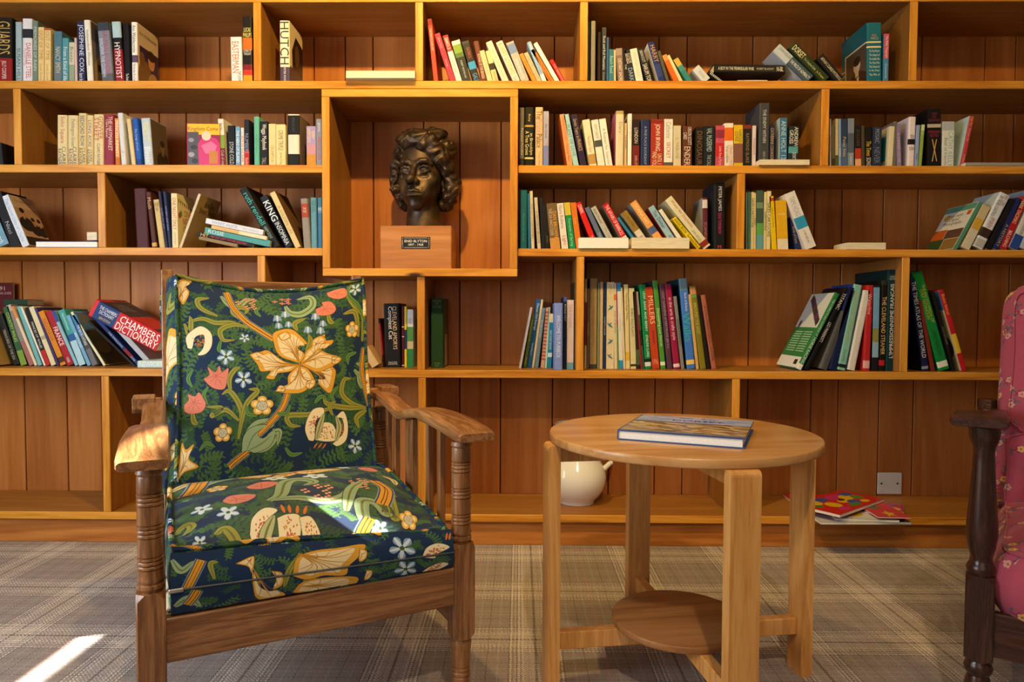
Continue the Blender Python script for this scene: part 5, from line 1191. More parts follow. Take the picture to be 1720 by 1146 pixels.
b(912.4, 921.7, 912.4, 187, '#a39fb0', 'grey-lilac paperback with blue foot', [('No Clock', .2, .52, '#3a3a48', .4), ('No Danger', .56, .88, '#c05a6a', .5)], [(.62, 1, '#6a80b8')])
b(953, 962.5, 940, 192.5, '#d9935e', 'peach-spined paperback with deep orange side', [('FRANK MCCOURT', .08, .5, '#a86438', .4), ('Teacher Man', .55, .9, '#8a4a2c', .36)], side='#c25a1c')
b(963.6, 973, 946, 193, '#9cc2c8', 'ice blue leaning paperback', [('PLANT OF LOVE', .2, .8, '#4a7a86', .6)])
b(975.4, 986, 959, 193.7, '#2a1d3e', 'dark purple leaning paperback', [('Seven Years in FRANCE', .08, .7, '#b39a62', .6)])
b(990.5, 1003, 978, 202, '#dcd2b4', 'cream paperback with a small golden picture', [('The Falcon Game', .35, .7, '#8a7f68', .4)], [(.74, .95, '#b08a4e')], side='#d5cdb2')
b(1004.6, 1016.7, 993, 202, '#e0d9cd', 'white paperback with dark little photograph', [('KENT HARUF', .1, .4, '#8a8680', .4)], [(.44, .58, '#4a4a4a')], side='#dad3c6')
b(1018, 1029.6, 1006, 200.5, '#e4dfd8', 'plain white paperback leaning on the pink one', [('A Reason for Seasons', .2, .95, '#7a6a6a', .4)], side='#ded9d2')
b(1034, 1047.7, 1034, 186, '#cfc5a8', 'pale floral hardback with mauve pink side', [('Diary', .2, .4, '#8a7a6a', .5)], [(0, .06, '#a89462')], True, side='#b0638a', d=.17)
b(1048.5, 1052.9, 1048.5, 207, '#c9a878', 'thin tan paperback after the floral one', [('THE BURIED', .15, .7, '#6a4c2c', .6)])
b(1054, 1060.7, 1054, 191, '#e6e1d8', 'thin tall white paperback', [('JOURNEY SOUTH', .1, .5, '#8a8680', .5)])
b(1062, 1074, 1062, 200.5, '#241518', 'black and dark red paperback', [('LONDON', .18, .5, '#d8cfc4', .5), ('SUPER CITY', .76, .98, '#d8a8a0', .36)], [(.55, 1, '#6a1f1d')])
b(1075.5, 1092, 1075.5, 201, '#1d2a55', 'wide navy hardback', [('A FINE PLACE BOOKSHOP', .14, .95, '#8fa0c8', .26)], hard=True)
b(1092.6, 1114, 1092.6, 200.5, '#9c2f24', 'broad brick-red paperback with cream capitals', [('JOHN IRVING', .1, .66, '#e9d9c4', .46), ('UNTIL I\nFIND YOU', .68, .98, '#e9d0b0', .74)], [(.02, .08, '#7d2019')])
b(1115, 1129.7, 1115, 200, '#ded9d2', 'white paperback with grey script and red word', [('Catherine', .06, .4, '#8a90a0', .6), ('SECRET', .48, .82, '#a04a3c', .44)], [(.9, .97, '#55504c')])
b(1131, 1144, 1131, 211, '#c9bfa4', 'putty-coloured paperback', [('L. TRIBUNE', .3, .8, '#8a8068', .36)])
b(1146, 1162, 1147, 212, '#5a2f24', 'brown paperback with white block capitals', [('ORSON SCOTT\nCARD', .02, .46, '#ded6cc', .86), ('ENDER', .5, .96, '#d8c8b8', .6)])
b(1168, 1181.2, 1169, 213.7, '#1a1512', 'black paperback with dull bronze capitals', [('DINOSAUR', .1, .95, '#6a5038', .66)], d=.13)
b(1181.6, 1200, 1182, 212, '#141b22', 'blue-black paperback with silver-blue capitals', [('VAL McDERMID', .05, .62, '#9fb4c0', .5), ('THE CALL', .7, .97, '#8fa0a8', .5)])
b(1201.6, 1216.4, 1202, 211, '#b84a62', 'rose-pink paperback with a black figure', [('Little Rose Party', .5, .96, '#e6b8b8', .4)], [(.42, .75, '#b8232f'), (.1, .3, '#8a2a44')])
b(1217, 1232, 1217, 207, '#e4dcd2', 'white paperback with orange picture panel', [('STEPHEN COONTS', .5, .97, '#b23a26', .4, .7), ('THE RED HORSEMAN', .5, .9, '#3a3a3a', .3, .28)], [(.1, .4, '#d8691c')])
b(1232.8, 1248, 1232.8, 210, '#7c5346', 'yellow and plum paperback', [('HAROLD\nCOYLE', .12, .42, '#2a2418', .8)], [(0, .44, '#d6b52a'), (.9, 1, '#d0b02c')])
b(1248.4, 1262.6, 1248.4, 210, '#1c1817', 'black paperback with a reddish top', [('RAYMOND BLAKE', .2, .9, '#8a7a62', .4)], [(0, .09, '#7a2f22')])
b(1263, 1269.4, 1264, 211, '#d6c4c4', 'thin pale pink paperback', [('WINDSONG', .3, .7, '#9a6a74', .5)])
b(1274, 1292, 1275, 173, '#3c3f47', 'tallest slate grey hardback', [('THE ENEMY WITHIN', .1, .62, '#c4c6c8', .3), ('NICK COHEN', .76, .96, '#a8aaac', .22)], hard=True, d=.17)
b(1292.6, 1300, 1293, 211, '#2a2240', 'dark violet paperback with gold title', [('CATHERINE COOKSON', .06, .85, '#b9a884', .7)])
b(1309.6, 1322, 1310, 198, '#3a6f9a', 'steel blue paperback with pale letters and whitish side', [('ANNE HOLT 1222', .06, .96, '#b9d4e2', .62)], side='#aebcc6')
b(1323.6, 1339.6, 1326, 212, '#1f2c33', 'dark paperback with huge white capitals', [('ANDREW\nGROSS', .02, .5, '#e6e6e2', .9), ('DONT TURN', .64, .97, '#d8dcdc', .44, .6)], [(.5, .66, '#4f97a4')])
lie(1276, 1360, 270, 279, '#dcd0bb', 'cream paperback lying flat in front of the slate one', Y=-.012, d=.13)
bay('B', 'second shelf far right', 'books on the second shelf, far right')
b(1393.6, 1396.4, 1393.6, 200, '#c9beb4', 'thin white paperback with red capitals at the divider', [('A DEAL OR NO DEAL', .05, .95, '#a8382c', .7)])
b(1396.8, 1403, 1396.8, 210, '#6f675a', 'khaki grey thin paperback', B=[(.8, 1, '#3f4438')])
b(1403.4, 1408.4, 1403.4, 199.6, '#c6b592', 'thin cream paperback with a tree foot', B=[(.75, .97, '#4f5a34')])
b(1409, 1413, 1409, 199.6, '#7fa4cf', 'thin powder blue paperback', [('SUMMER', .5, .9, '#dfe9f2', .6)])
b(1413.4, 1423.6, 1413.4, 200, '#2a3a5c', 'dark blue paperback with yellow lettering', [('Peter Ives', .35, .8, '#c9b46a', .5)], [(.5, 1, '#4a5f84')])
b(1424, 1434.6, 1424.6, 199, '#7a8596', 'cloudy grey-blue paperback', [('CASSIO', .72, .95, '#cfd4da', .4)], [(.3, .7, '#515c6c')])
b(1436.6, 1447, 1436, 210.6, '#1f1715', 'black paperback with fire red middle', [('SOLDIER', .1, .5, '#4f4440', .5)], [(.55, .8, '#a8341f'), (.8, .97, '#d9a57a')])
b(1447.6, 1453, 1447, 211, '#4a3f32', 'thin brown paperback beside the fiery one')
b(1453.6, 1464.6, 1453.6, 213.5, '#16140f', 'black paperback with golden yellow title', [('The Times', .35, .72, '#d9b52a', .7), ('SONG', .76, .98, '#d8d4cc', .7)])
b(1465, 1479.8, 1466, 213.5, '#26304a', 'midnight blue paperback with grey patches', [('MOSAIC', .05, .4, '#8a96b0', .5), ('NEVER', .5, .9, '#6a7690', .6)])
b(1490.5, 1499, 1494.5, 212, '#d8cfb2', 'cream paperback with teal map on its side', art=(-1, cov(80, 120, '#d3d0bd', ('rect', 8, 26, 66, 100, '#1f93a8'), ('poly', [(14, 40), (40, 34), (50, 60), (30, 90), (16, 70)], '#3f9a48'))))
b(1500, 1506, 1502, 204, '#6a645e', 'slim stone grey hardback', hard=True)
b(1507, 1514.4, 1505, 208, '#8c7ca4', 'mauve paperback', [('A SUMMER HOUSE', .2, .9, '#c9bfd4', .5)])
b(1524, 1536, 1527.4, 196, '#e0d6dc', 'white hardback with black band and lilac side', [('TRY', .36, .43, '#2a2a2a', .6, .5, 'h'), ('EDEN', .6, .66, '#6a5a58', .7, .5, 'h')], [(.44, .55, '#191414')], True, side='#c4bcd2')
b(1536.4, 1542, 1540, 210, '#8f9fd0', 'lilac-blue slim paperback', [('RAIN', .6, .9, '#4a5aa0', .5)])
b(1542.6, 1548, 1548.5, 209, '#8ca84c', 'lime green slim paperback', [('Pure', .1, .25, '#d8e0b0', .6)], [(.0, .14, '#c6d296')])
b(1558, 1581, 1558, 183, '#151214', 'very thick black paperback with red lettering', [('SUSHI\nFOR\nBEGINNERS', .06, .22, '#7d2430', .8, .5, 'h'), ('MARIAN\nKEYES', .37, .48, '#9a2c44', .84, .5, 'h'), ('X', .52, .9, '#c9a552', .4, .5, 'h')], [(.26, .32, '#b9b09a')], d=.15)
b(1581.8, 1601.6, 1583, 204, '#d9dcd8', 'thick white paperback with teal capitals', [('CATHY KELLY', .22, .98, '#7fb4bc', .4, .7), ('Best of friends', .36, .95, '#7a8a8c', .28, .3)], [(0, .2, '#aeb6c2')])
b(1611.7, 1619.5, 1630, 194, '#b8404a', 'red-spined book leaning to the open end', [('Roger Ware', .03, .2, '#d9a83a', .7), ('The Sensible Chart', .24, .5, '#e6b8b0', .4), ('MACMILLAN', .75, .95, '#e6c0b8', .4)], hard=True, side='#b9cfd0', d=.15)
lie(1622, 1735, 272, 277.6, '#9a9892', 'thin grey book lying at the open end', face='spine', Y=.0, d=.14)
# third shelf
bay('C', 'third shelf far left', 'books on the third shelf, far left')
b(-30, -12, -62, 318, '#141416', 'black hardback furthest along the slanting row', [('Nicci French', .1, .5, '#8a8a92', .6)], hard=True)
b(-4, 18, -40, 330, '#6f9ab4', 'blue paperback leaning beside the white one', [('Nicci French', .45, .95, '#dfeaf0', .5)], side='#3a4a58')
b(19, 36, -14, 326, '#17171b', 'black paperback between the blue and the white', [('Nicci', .5, .8, '#a8a8b0', .4)])
b(38, 51, 2, 331, '#d3dbe6', 'white paperback with three suited men on its side', [('The Secret Lives of Charlie', .06, .9, '#8fa3c4', .5)], art=(1, cov(120, 170, '#b99a82', ('rect', 0, 0, 120, 40, '#d0b49a'), *man(34, 56, 15, '#c48f70', '#1b1e28'), *man(74, 82, 12, '#b98a6a', '#14161e'), *man(104, 84, 12, '#c4977a', '#191a22'), ('rect', 0, 140, 120, 170, '#20222c'))), sidetext=[(1, 'The Secret Lives', .5, .9, .7, .05, '#7a3a2a')])
lie(60.5, 163, 404, 413.6, '#4a66a8', 'blue-covered book lying with white pages outwards', Y=.0, d=.14, white=True)
lie(146, 163, 390, 403.4, '#ddd2bd', 'cream paperback lying on the blue-covered one', z='px', Y=.02, d=.12)
bay('C', 'third shelf left of the bust', 'books on the third shelf, left of the bust')
b(229, 250.7, 224, 317, '#45181a', 'large dark maroon cloth hardback', hard=True, Y=.05)
b(255, 263.8, 244.5, 323, '#4a241a', 'brown hardback with gold letters', [('Moth', .1, .3, '#c49a4a', .7)], [(.9, .97, '#c9a04a')], True, Y=.04)
b(267.4, 277.4, 256.6, 336, '#c9b27a', 'tan hardback with small printed label', [('LOVE AND\nWAR', .06, .24, '#5a4a2a', .8, .5, 'h')], hard=True)
b(277.8, 282.6, 265, 322, '#1e2244', 'navy thin book, first of two', [('FATHERS AND SONS', .05, .9, '#7f86b8', .5)], hard=True)
b(283, 288.6, 273, 322, '#20264c', 'navy thin book, second of two', [('FATHERS AND SONS', .05, .9, '#7f86b8', .5)], hard=True)
b(289.4, 299.6, 287, 325, '#dccfa2', 'cream paperback with red capitals and bunting on its side', [('ONE NIGHT ONLY', .08, .66, '#b3332c', .6), ('One Night', .7, .95, '#6fa0a0', .4)], art=(1, cov(120, 170, '#dccfa2', *[('poly', [(4 + 14 * i, 14 + 3 * i), (14 + 14 * i, 16 + 3 * i), (8 + 14 * i, 30 + 3 * i)], ('#a8302c', '#2c5a7a', '#3f7a44', '#3a2c5a')[i % 4]) for i in range(8)], ('ell', 22, 60, 9, 11, '#4a9a5a'), ('ell', 12, 66, 8, 10, '#b3332c'))), sidetext=[(1, 'ONE\nNIGHT\nONLY', .6, .52, .6, .42, '#b3332c')])
b(300, 305, 333, 325, '#cbbfa2', 'thin brown picture book leaning the other way', d=.19, side='#a98a58', sidetext=[(1, 'Baa Baa\nSmart Sheep', .55, .78, .75, .26, '#2a2018')])
for (x0_, y0_, x1_, yb, tk, col, lk, tx, wh) in ((334, 408, 398, 411.5, 8, '#8a7350', 'tan and black paperback lowest in the tilted pile', [], 0),
        (331, 391, 424, 400, 8, '#16141a', 'black paperback with red letters in the tilted pile', [('HIT', .06, .2, '#d9a82c', .7), ('HE HAS LEFT TO HIS DESTINY', .24, .9, '#c0303a', .5)], 0),
        (343, 380, 452, 388, 11, '#4f9a9c', 'teal marbled hardback in the tilted pile', [('ROSIE', .05, .3, '#c9e0dc', .6)], 0),
        (354, 374, 447, 381.5, 8, '#d3ae74', 'tan and cream paperback in the tilted pile', [], 0),
        (345, 360, 441, 371, 9, '#d5d9e6', 'white paperback on top of the tilted pile', [('SWEET ALICE', .1, .55, '#8a96b4', .5), ('LISA GENOVA', .64, .92, '#a8b2c8', .4)], 0)):
    YY = .012; A = PY(x0_, yb, YY); Bp = PY(x1_, yb + (x1_ - x0_) * .205, YY); L_ = (Vector(Bp) - Vector(A)).length; T_ = tk / 420
    o = make_book(T_, .125, L_, col, lk + ', ' + BAY['place'], BAY['group'], [(.5, 1, '#e6d6b4')] if 'cream' in lk else [], tx)
    zmin = max(A[2] - .01, BAY['z'] + L_ * math.sin(math.radians(11.6)) + .002)
    o.matrix_world = Matrix.Translation((A[0], YY, zmin)) @ Matrix.Rotation(math.radians(11.6), 4, 'Y') @ Matrix(((0, 0, -1, L_), (0, 1, 0, 0), (1, 0, 0, 0), (0, 0, 0, 1)))
b(458, 473.8, 401.5, 319.6, '#16191a', 'black hardback with teal lower-case letters', [('ruth rendell', .08, .62, '#2fb0a8', .66), ('HARM DONE', .66, .86, '#8fb0ac', .4)], hard=True)
b(480, 494.6, 436, 332.6, '#161f33', 'blue-black hardback with big white capitals', [('KING', .1, .48, '#e6ebec', .86), ('INSOMNIA', .52, .95, '#cfd9dc', .62)], hard=True)
b(496.6, 507, 453, 325, '#d6bf8c', 'cream paperback leaning hardest to the left', [('A SOLDIER LIFE', .1, .9, '#9a8352', .5)], side='#6a4c2c')
b(510, 522.6, 504, 334, '#8d8780', 'grey cloth hardback with red oval', [('THE\nTALE', .18, .28, '#e6c8b0', .5, .5, 'h')], [(.1, .38, '#a04838')], True)
b(522.8, 533, 521, 332, '#5f95aa', 'faded sky blue cloth hardback', [('THE BLUE\nBOOK', .06, .28, '#3a6474', .7, .5, 'h')], hard=True)
b(534, 541.4, 533.6, 332, '#3f74a4', 'mid-blue cloth hardback touching the box', [('BATES', .2, .25, '#dfe9ee', .8, .5, 'h')], [(.18, .3, '#5f90b8')], True)
bay('C', 'third shelf right of the bust', 'books on the third shelf, right of the bust')
b(873.4, 885.4, 873.4, 319.5, '#1d6a80', 'dark turquoise hardback against the box', [('Nemesis the world', .3, .95, '#4f9aac', .3)], hard=True)
b(887, 892, 886, 325, '#2c6a94', 'thin blue paperback beside the turquoise one')
b(892.6, 898, 889.5, 321, '#d0bf98', 'thin cream book with typed spine', [('THE OLD COUNTRYMAN', .05, .98, '#7a6a4a', .6)])
b(903, 908.8, 897, 332, '#c4b59a', 'stone-coloured paperback', [('A MAYORESS IN LOVE', .2, .95, '#5a4c3a', .6)])
b(910, 916, 906, 332, '#1c1a1a', 'thin black paperback, taller of two')
b(916.6, 923.4, 911.6, 343.7, '#1a1714', 'thin black paperback, shorter of two', [('JAMES', .6, .95, '#6a5a44', .6)])
b(924.8, 941.7, 917.7, 342, '#6f5838', 'fat brown paperback with gold capitals', [('DAN BROWN', .18, .76, '#e0a030', .36, .7), ('THE DA VINCI CODE', .12, .7, '#c9b79a', .3, .3)], [(.76, 1, '#c08a44')])
b(943.6, 955, 935, 342, '#dcd2c4', 'white paperback with pinkish script', [('Nora Roberts', .05, .55, '#8a6a6a', .5), ('Light', .7, .92, '#a8503c', .6)])
b(956.6, 967, 947, 341, '#17864a', 'emerald green paperback with yellow top', [('Torrents of Spring', .32, .95, '#9fd8b4', .5)], [(0, .27, '#c9b23c')])
b(968, 977.8, 958, 341, '#d0701c', 'orange paperback with faint gold lettering', [('Solar', .2, .6, '#e9a84c', .4)])
b(998, 1008, 967, 342, '#cf1f1c', 'bright red leaning paperback', [('OWN', .05, .22, '#efd8d0', .7), ('The Emperor', .72, .95, '#efc0b8', .4)], side='#7a0f12')
b(1014, 1023, 982, 350, '#5c6a80', 'slate-blue leaning paperback', [('THE END', .6, .9, '#a8b4c4', .4)])
b(1029, 1040, 992, 350, '#b6b2aa', 'pale grey leaning paperback', [('Book Hunter', .05, .4, '#55524c', .5), ('THE CHAIRMAN', .5, .95, '#8a867e', .4)])
b(1053, 1065, 1012, 345, '#d8cfb8', 'red-topped paperback leaning over the lying ones', [('THE AFFAIRS OF BARRICKS', .04, .7, '#f0d0c8', .6)], [(0, .74, '#bf161f')], side='#8a8a84')
b(1075, 1081, 1036, 367, '#2f7a9c', 'thin cyan-blue leaning paperback')
b(1085, 1099, 1043, 359, '#c8bfb2', 'half brown, half white leaning paperback', [('Jenny Colgan', .15, .42, '#4a3a1c', .3), ('Before', .68, .86, '#5a6a9a', .6)], [(0, .52, '#8f7030')])
b(1112, 1127, 1058, 342.6, '#d99a52', 'apricot leaning paperback', [('DONNA HAY', .06, .48, '#f0d6a8', .5), ('Saving', .76, .95, '#f0dcb8', .4)], [(.55, .68, '#4a5a8a')], side='#8f8d8c')
b(1133, 1146, 1088.5, 350, '#8fb6cc', 'light blue leaning paperback with black script', [('The Dinner', .1, .52, '#28303a', .6), ('Herman', .7, .92, '#28303a', .5)], side='#a8382c')
b(1151, 1159, 1106, 354, '#dcd8cc', 'thin white leaning paperback under the yellow one')
b(1171, 1181, 1129, 368.5, '#e0c81c', 'vivid yellow leaning paperback', [('ANNAS BOOK', .03, .5, '#2a2a1a', .7), ('Barbara Vine', .55, .97, '#6a6420', .6)])
b(1182.5, 1200, 1117, 337, '#d3cfae', 'pale green-cream paperback with red script, topmost leaning one', [('Water for Elephants', .06, .6, '#b8503a', .46, .6), ('SARA GRUEN', .64, .86, '#8a9a80', .3, .4)], [(.88, .97, '#8a2c24')])
lie(972, 1055.5, 401, 419.4, '#7fa8a0', 'thick paperback lying with bright white pages outwards', Y=-.01, d=.13, white=True)
lie(1061, 1158, 401, 419.4, '#d8c9a4', 'thick paperback lying with yellowed pages outwards', Y=-.01, d=.13)
b(1181, 1190, 1180, 332, '#5a2430', 'maroon hardback with pale picture and grey side', [('SCANDAL', .4, .9, '#a87a84', .5)], [(.04, .2, '#cfc9c4')], True, Y=.05, side='#8a8c92', d=.15)
b(1199, 1218, 1199, 307, '#17171b', 'tall black hardback with white and pink capitals', [('PETER JAMES', .06, .42, '#d6d2d4', .36, .52), ('DEAD TOMORROW', .45, .76, '#c02c74', .28, .52), ('M', .93, .98, '#d8304a', .3, .5, 'h')], hard=True, Y=.04, d=.17, side='#1c2533')
bay('C', 'third shelf far right', 'books on the third shelf, far right')
b(1253, 1255.6, 1253, 323, '#7f8f80', 'thinnest grey-green paperback at the divider')
b(1256, 1260.6, 1256, 322.5, '#4f8a86', 'thin sea green paperback')
b(1261, 1265.8, 1261.4, 322.5, '#d9cc9c', 'thin cream annual with black comic lettering, nearest the divider', [('GILES CARTOONS', .06, .66, '#22201c', .8)])
b(1266.2, 1270, 1266.4, 324, '#cfc090', 'thin pale annual beside the green-patterned one', [('GILES', .3, .7, '#2a2822', .8)])
b(1270.6, 1282, 1271, 320, '#3f5648', 'dark green patterned annual', B=[(.2, .3, '#6f8a70'), (.55, .75, '#5aa04a'), (.75, 1, '#5f9aa4')])
b(1282.4, 1287, 1283, 322.5, '#d2c48e', 'thin buff annual', [('CARTOONS', .3, .7, '#2a2822', .8)])
b(1287.4, 1294, 1288.6, 321, '#dccf9c', 'cream annual with black comic lettering beside the yellow spine', [('GILES CARTOONS', .2, .78, '#22201c', .8)])
b(1297, 1305.2, 1291.5, 330, '#e0bf0c', 'bright yellow slim paperback', [('History of the North', .2, .6, '#8a7408', .4)], [(.03, .09, '#c23a2a')])
b(1306.4, 1324.5, 1303, 337, '#d8a81c', 'broad golden yellow paperback with cream foot', [('FINNIGANS', .26, .3, '#ead9a0', .7, .5, 'h')], [(.78, 1, '#ded3b8')])
b(1336, 1344.5, 1326, 365, '#1d2f66', 'navy paperback behind the leaning white one', [('Book of Fame', .3, .8, '#b9a84c', .5)], Y=.05)
b(1353.5, 1374, 1317, 327, '#dcd8d6', 'white leaning paperback with blue square', [('TAMI HOAG', .08, .42, '#8fa4b8', .46), ('A THIN DARK LINE', .68, .9, '#8a8a8a', .4)], [(.44, .64, '#2f93c4')])
lie(1423, 1488, 407, 419.4, '#2f3138', 'dark-covered paperback lying alone on the open shelf', Y=.01, d=.12, yaw=0)
b(1599.5, 1607, 1645, 338, '#4f8a72', 'green-edged guide leaning, photographs and flowers on its front', d=.2, side='#cfd2c4', art=(-1, cov(160, 200, '#d5d3c6', ('rect', 0, 0, 160, 26, '#5a947c'), ('ell', 30, 48, 16, 14, '#c99a2c'), ('rect', 0, 105, 70, 150, '#b8561f'), ('rect', 0, 150, 80, 200, '#2f4a24'), ('rect', 72, 110, 160, 150, '#5a4030'), ('rect', 82, 152, 160, 200, '#8a6a34'), ('rect', 130, 30, 150, 50, '#c05a2a'))), sidetext=[(-1, 'Fun with\nDigital\nPhotography', .52, .68, .66, .26, '#4a3a34')])
b(1612, 1628, 1651, 343, '#c9ba92', 'mottled beige and gold magazine leaning beside it', B=[(.3, .55, '#d0a63c'), (.55, 1, '#cfc8b0')], d=.17)
b(1630.5, 1651, 1681, 322, '#d8dde4', 'white leaning hardback with black and red lettering', [('MY LIFE', .02, .2, '#a02c24', .3, .65), ('BY FIDEL CASTRO', .06, .42, '#3a3a3e', .34, .3), ('SPOKEN', .44, .62, '#b04a4a', .4)], [(.64, .8, '#3a2a26'), (.84, .98, '#b8b4b0')], True, side='#b4c2c8')
b(1653.6, 1663.6, 1699, 333, '#17151a', 'black leaning paperback between white and navy', side='#1c1a20')
b(1665.6, 1676.6, 1709, 332, '#1f2a66', 'navy leaning paperback with gold edge', [('A HISTORY', .5, .95, '#c9a83c', .5)])
b(1677.6, 1690, 1716, 330, '#b81f20', 'red leaning paperback with cream capitals', [('MARK THOMAS', .04, .5, '#e6d6b0', .6), ('BELCHING', .64, .95, '#efe4d8', .5)])
b(1692.5, 1709, 1731, 338, '#d3d3d0', 'white and blue leaning paperback', [('JOHN GORDON SINCLAIR', .3, .8, '#4a5060', .5)], [(.7, 1, '#2a4aa0')])
b(1711, 1728, 1752, 312, '#b4c2d4', 'pale blue large book at the end of the leaning row', side='#b9c6d6', d=.19)

# long shelf below
def birdbook():                 # four little blue birds printed down the last spine
    o = ALLB[-1]; xs = [v.co.x for v in o.data.vertices]; zs = [v.co.z for v in o.data.vertices]; w, h = max(xs), max(zs)
    for f, fl in ((.30, 1), (.50, -1), (.69, 1), (.86, -1)):
        z = h * (1 - f); c = w / 2; s_ = w * .42; mb = MB()
        body = [(c + fl * s_ * x, -.0005, z + s_ * y) for x, y in ((-.9, -.9), (-.3, -.5), (.3, -.3), (.7, .3), (.95, .75), (.7, .8), (.35, .55), (-.2, .2), (-.6, -.3))]
        wing = [(c + fl * s_ * x, -.0006, z + s_ * y) for x, y in ((.2, .1), (-.5, .9), (-.2, .95), (.45, .35))]
        mb.add(body, [tuple(range(9))]); mb.add(wing, [(0, 1, 2, 3)]); mb.build('bird_print', plain('#4a7f92', .5), o, fix=False)
bay('D', 'lower shelf far left', 'books on the lower shelf, far left', .12)
b(-12, -3, -44, 526, '#b3955c', 'tan map-covered hardback at the edge', hard=True, d=.22, side='#b3955c', Y=.06)
lie(6, 46, 503, 513, '#23402c', 'dark green book lying along the tops of the others', face='spine', z='px', Y=.19, d=.10)
b(22, 34, -8, 530, '#1d1c1a', 'black hardback beside the tan one', [('TREASURES OF THE SEA', .3, .9, '#a8a48a', .4)], hard=True)
b(35, 46, 4, 517, '#2f5c3a', 'dark green magazine with lime foot', [('COUNTRY WALKS', .1, .6, '#b9c94a', .5)], [(.75, 1, '#7a9a3c')], side='#2a2a26')
b(49, 57.6, 10, 514, '#8a8078', 'grey floral paperback', B=[(.6, 1, '#a06a62'), (.0, .1, '#b4aca0')])
b(58, 63, 18, 516, '#e0cdb2', 'thin orange-edged white booklet', B=[(0, .2, '#d88a4a')])
b(64, 71, 28, 516, '#6fb0b4', 'thin aqua booklet')
b(73.5, 77, 34, 516, '#e6e0d6', 'thin white booklet')
b(77.4, 85, 41, 518, '#19181a', 'black paperback with red foot', [('PRINCES OF WALES', .25, .7, '#d6d0c8', .5)], [(.74, 1, '#b8262a')])
b(86, 95, 48, 517, '#dccfa4', 'cream booklet with stripes', B=[(.5, .56, '#a8a08a')])
b(95.6, 100.4, 57, 518, '#3a2f66', 'thin purple booklet')
b(101.7, 112, 64, 524.6, '#d3841f', 'orange guide with brown capitals', [('INDONESIA', .14, .55, '#a8521c', .7)], [(.85, .95, '#4a2c1c')])
b(113, 125, 76, 524.6, '#a01f2c', 'crimson guide with white capitals', [('FRANCE', .3, .64, '#efe2dc', .7), ('1000', .86, .95, '#e6d0c8', .4)], side='#7a1420')
b(126, 132, 86, 523.6, '#86b9cc', 'thin pale blue guide', B=[(.0, .2, '#2f4f9a')])
b(133, 145, 97, 522.7, '#3f9a96', 'teal and pale blue guide', [('Hotels, Kennels & Restaurants', .06, .36, '#cfe6e0', .5)], [(.44, .56, '#2c5aa0'), (.56, 1, '#a9cfe0')])
b(147, 153.6, 111, 531, '#6fa6cc', 'light blue slim guide', [('BRITTANY', .3, .7, '#dce9f2', .6)])
b(155, 165, 119, 531, '#6a6c74', 'grey guide with blue picture top', [('THE SEA MOUNTAINS', .2, .6, '#dfe6e9', .5)], [(0, .4, '#3f7ab0'), (.4, .68, '#4a4a48')])
b(173.7, 178.6, 118, 525.6, '#e3dfc0', 'white-spined large landscape book with sky and dark hills', d=.22, art=(1, cov(160, 140, '#2f76b4', ('rect', 0, 50, 160, 140, '#3a4426'), ('poly', [(0, 60), (60, 44), (160, 62), (160, 100), (0, 100)], '#6a6a40'), ('ell', 110, 110, 60, 30, '#22281a'), ('ell', 40, 95, 40, 16, '#7f7648'))), sidetext=[(1, 'The Purbeck\nCoast', .5, .85, .7, .12, '#d9e2c0')])
b(224, 230, 147, 541, '#141518', 'black slim book leaning under the big dictionary', Y=.10)
b(231.5, 240, 158, 536, '#1f3570', 'blue book with red foot leaning under the big dictionary', [('THE SWALLOWS', .3, .62, '#b9cfe6', .5), ('Corp', .8, .92, '#e6dcd8', .6)], [(.66, .82, '#8a1f24')], Y=.10)
b(250, 262, 190, 550, '#c6c8cc', 'silver-white book leaning under the big dictionary', Y=.11, side='#d6d8da')
lie(231, 292, 604, 616.5, '#bcd6d6', 'white and pale blue book lying flat by the chair', face='spine', Y=.02, T=[('NEWPORT', .06, .7, '#e9f2f2', .7)], d=.19, hard=True)
Xq0, Xq1 = XYZ(-30, .3, .75), XYZ(24, .3, .75)
o = make_book(.012, Xq1 - Xq0, PY(0, 475, .3)[2] - BAY['z'], '#5c171b', 'dark red booklet standing at the back of the row, ' + BAY['place'], BAY['group'], sidetext=[(1, 'S 91', .6, .93, .7, .05, '#d8b8b0'), (1, 'THE OFFICIAL GUIDE', .6, .87, .7, .03, '#c8a8a0')])
o.matrix_world = Matrix.Translation((Xq0, .3, BAY['z'])) @ Matrix(((0, 1, 0, 0), (-1, 0, 0, .012), (0, 0, 1, 0), (0, 0, 0, 1)))
# the dictionary, propped on its neighbours
P0 = PY(147.5, 531, .05); dang = math.radians(28); DL, DT, DD = .31, .078, .20
o = make_book(DT, DD, DL, '#c01f26', 'huge red and blue dictionary lying tilted on other books, ' + BAY['place'], BAY['group'],
              [(0, .05, '#cf2b30'), (.05, .36, '#1f3a74')], [('THE CHAMBERS\nDICTIONARY', .09, .34, '#e0e4ec', .42, .62), ('NEW EDITION', .14, .3, '#d8b03c', .14, .22), ('CHAMBERS', .4, .97, '#f4efec', .40, .70), ('DICTIONARY', .38, .99, '#f4efec', .40, .28)], True, white=True,
              art=(1, cov(140, 200, '#c21f26', ('rect', 0, 14, 140, 100, '#20233c'), ('rect', 0, 170, 140, 186, '#2a2338'))), sidetext=[(1, 'CHAMBERS\nDICTIONARY', .5, .75, .7, .2, '#8f8a98')])
o.matrix_world = Matrix.Translation(Vector(P0)) @ Matrix.Rotation(dang, 4, 'Y') @ Matrix(((0, 0, -1, DL), (0, 1, 0, 0), (1, 0, 0, 0), (0, 0, 0, 1)))
bay('D', 'lower shelf beside the blue cushion', 'books on the lower shelf by the chair', .13)
b(625, 641, 606, 588, '#c9a877', 'tan book slumped behind the cushion', Y=.08, d=.10)
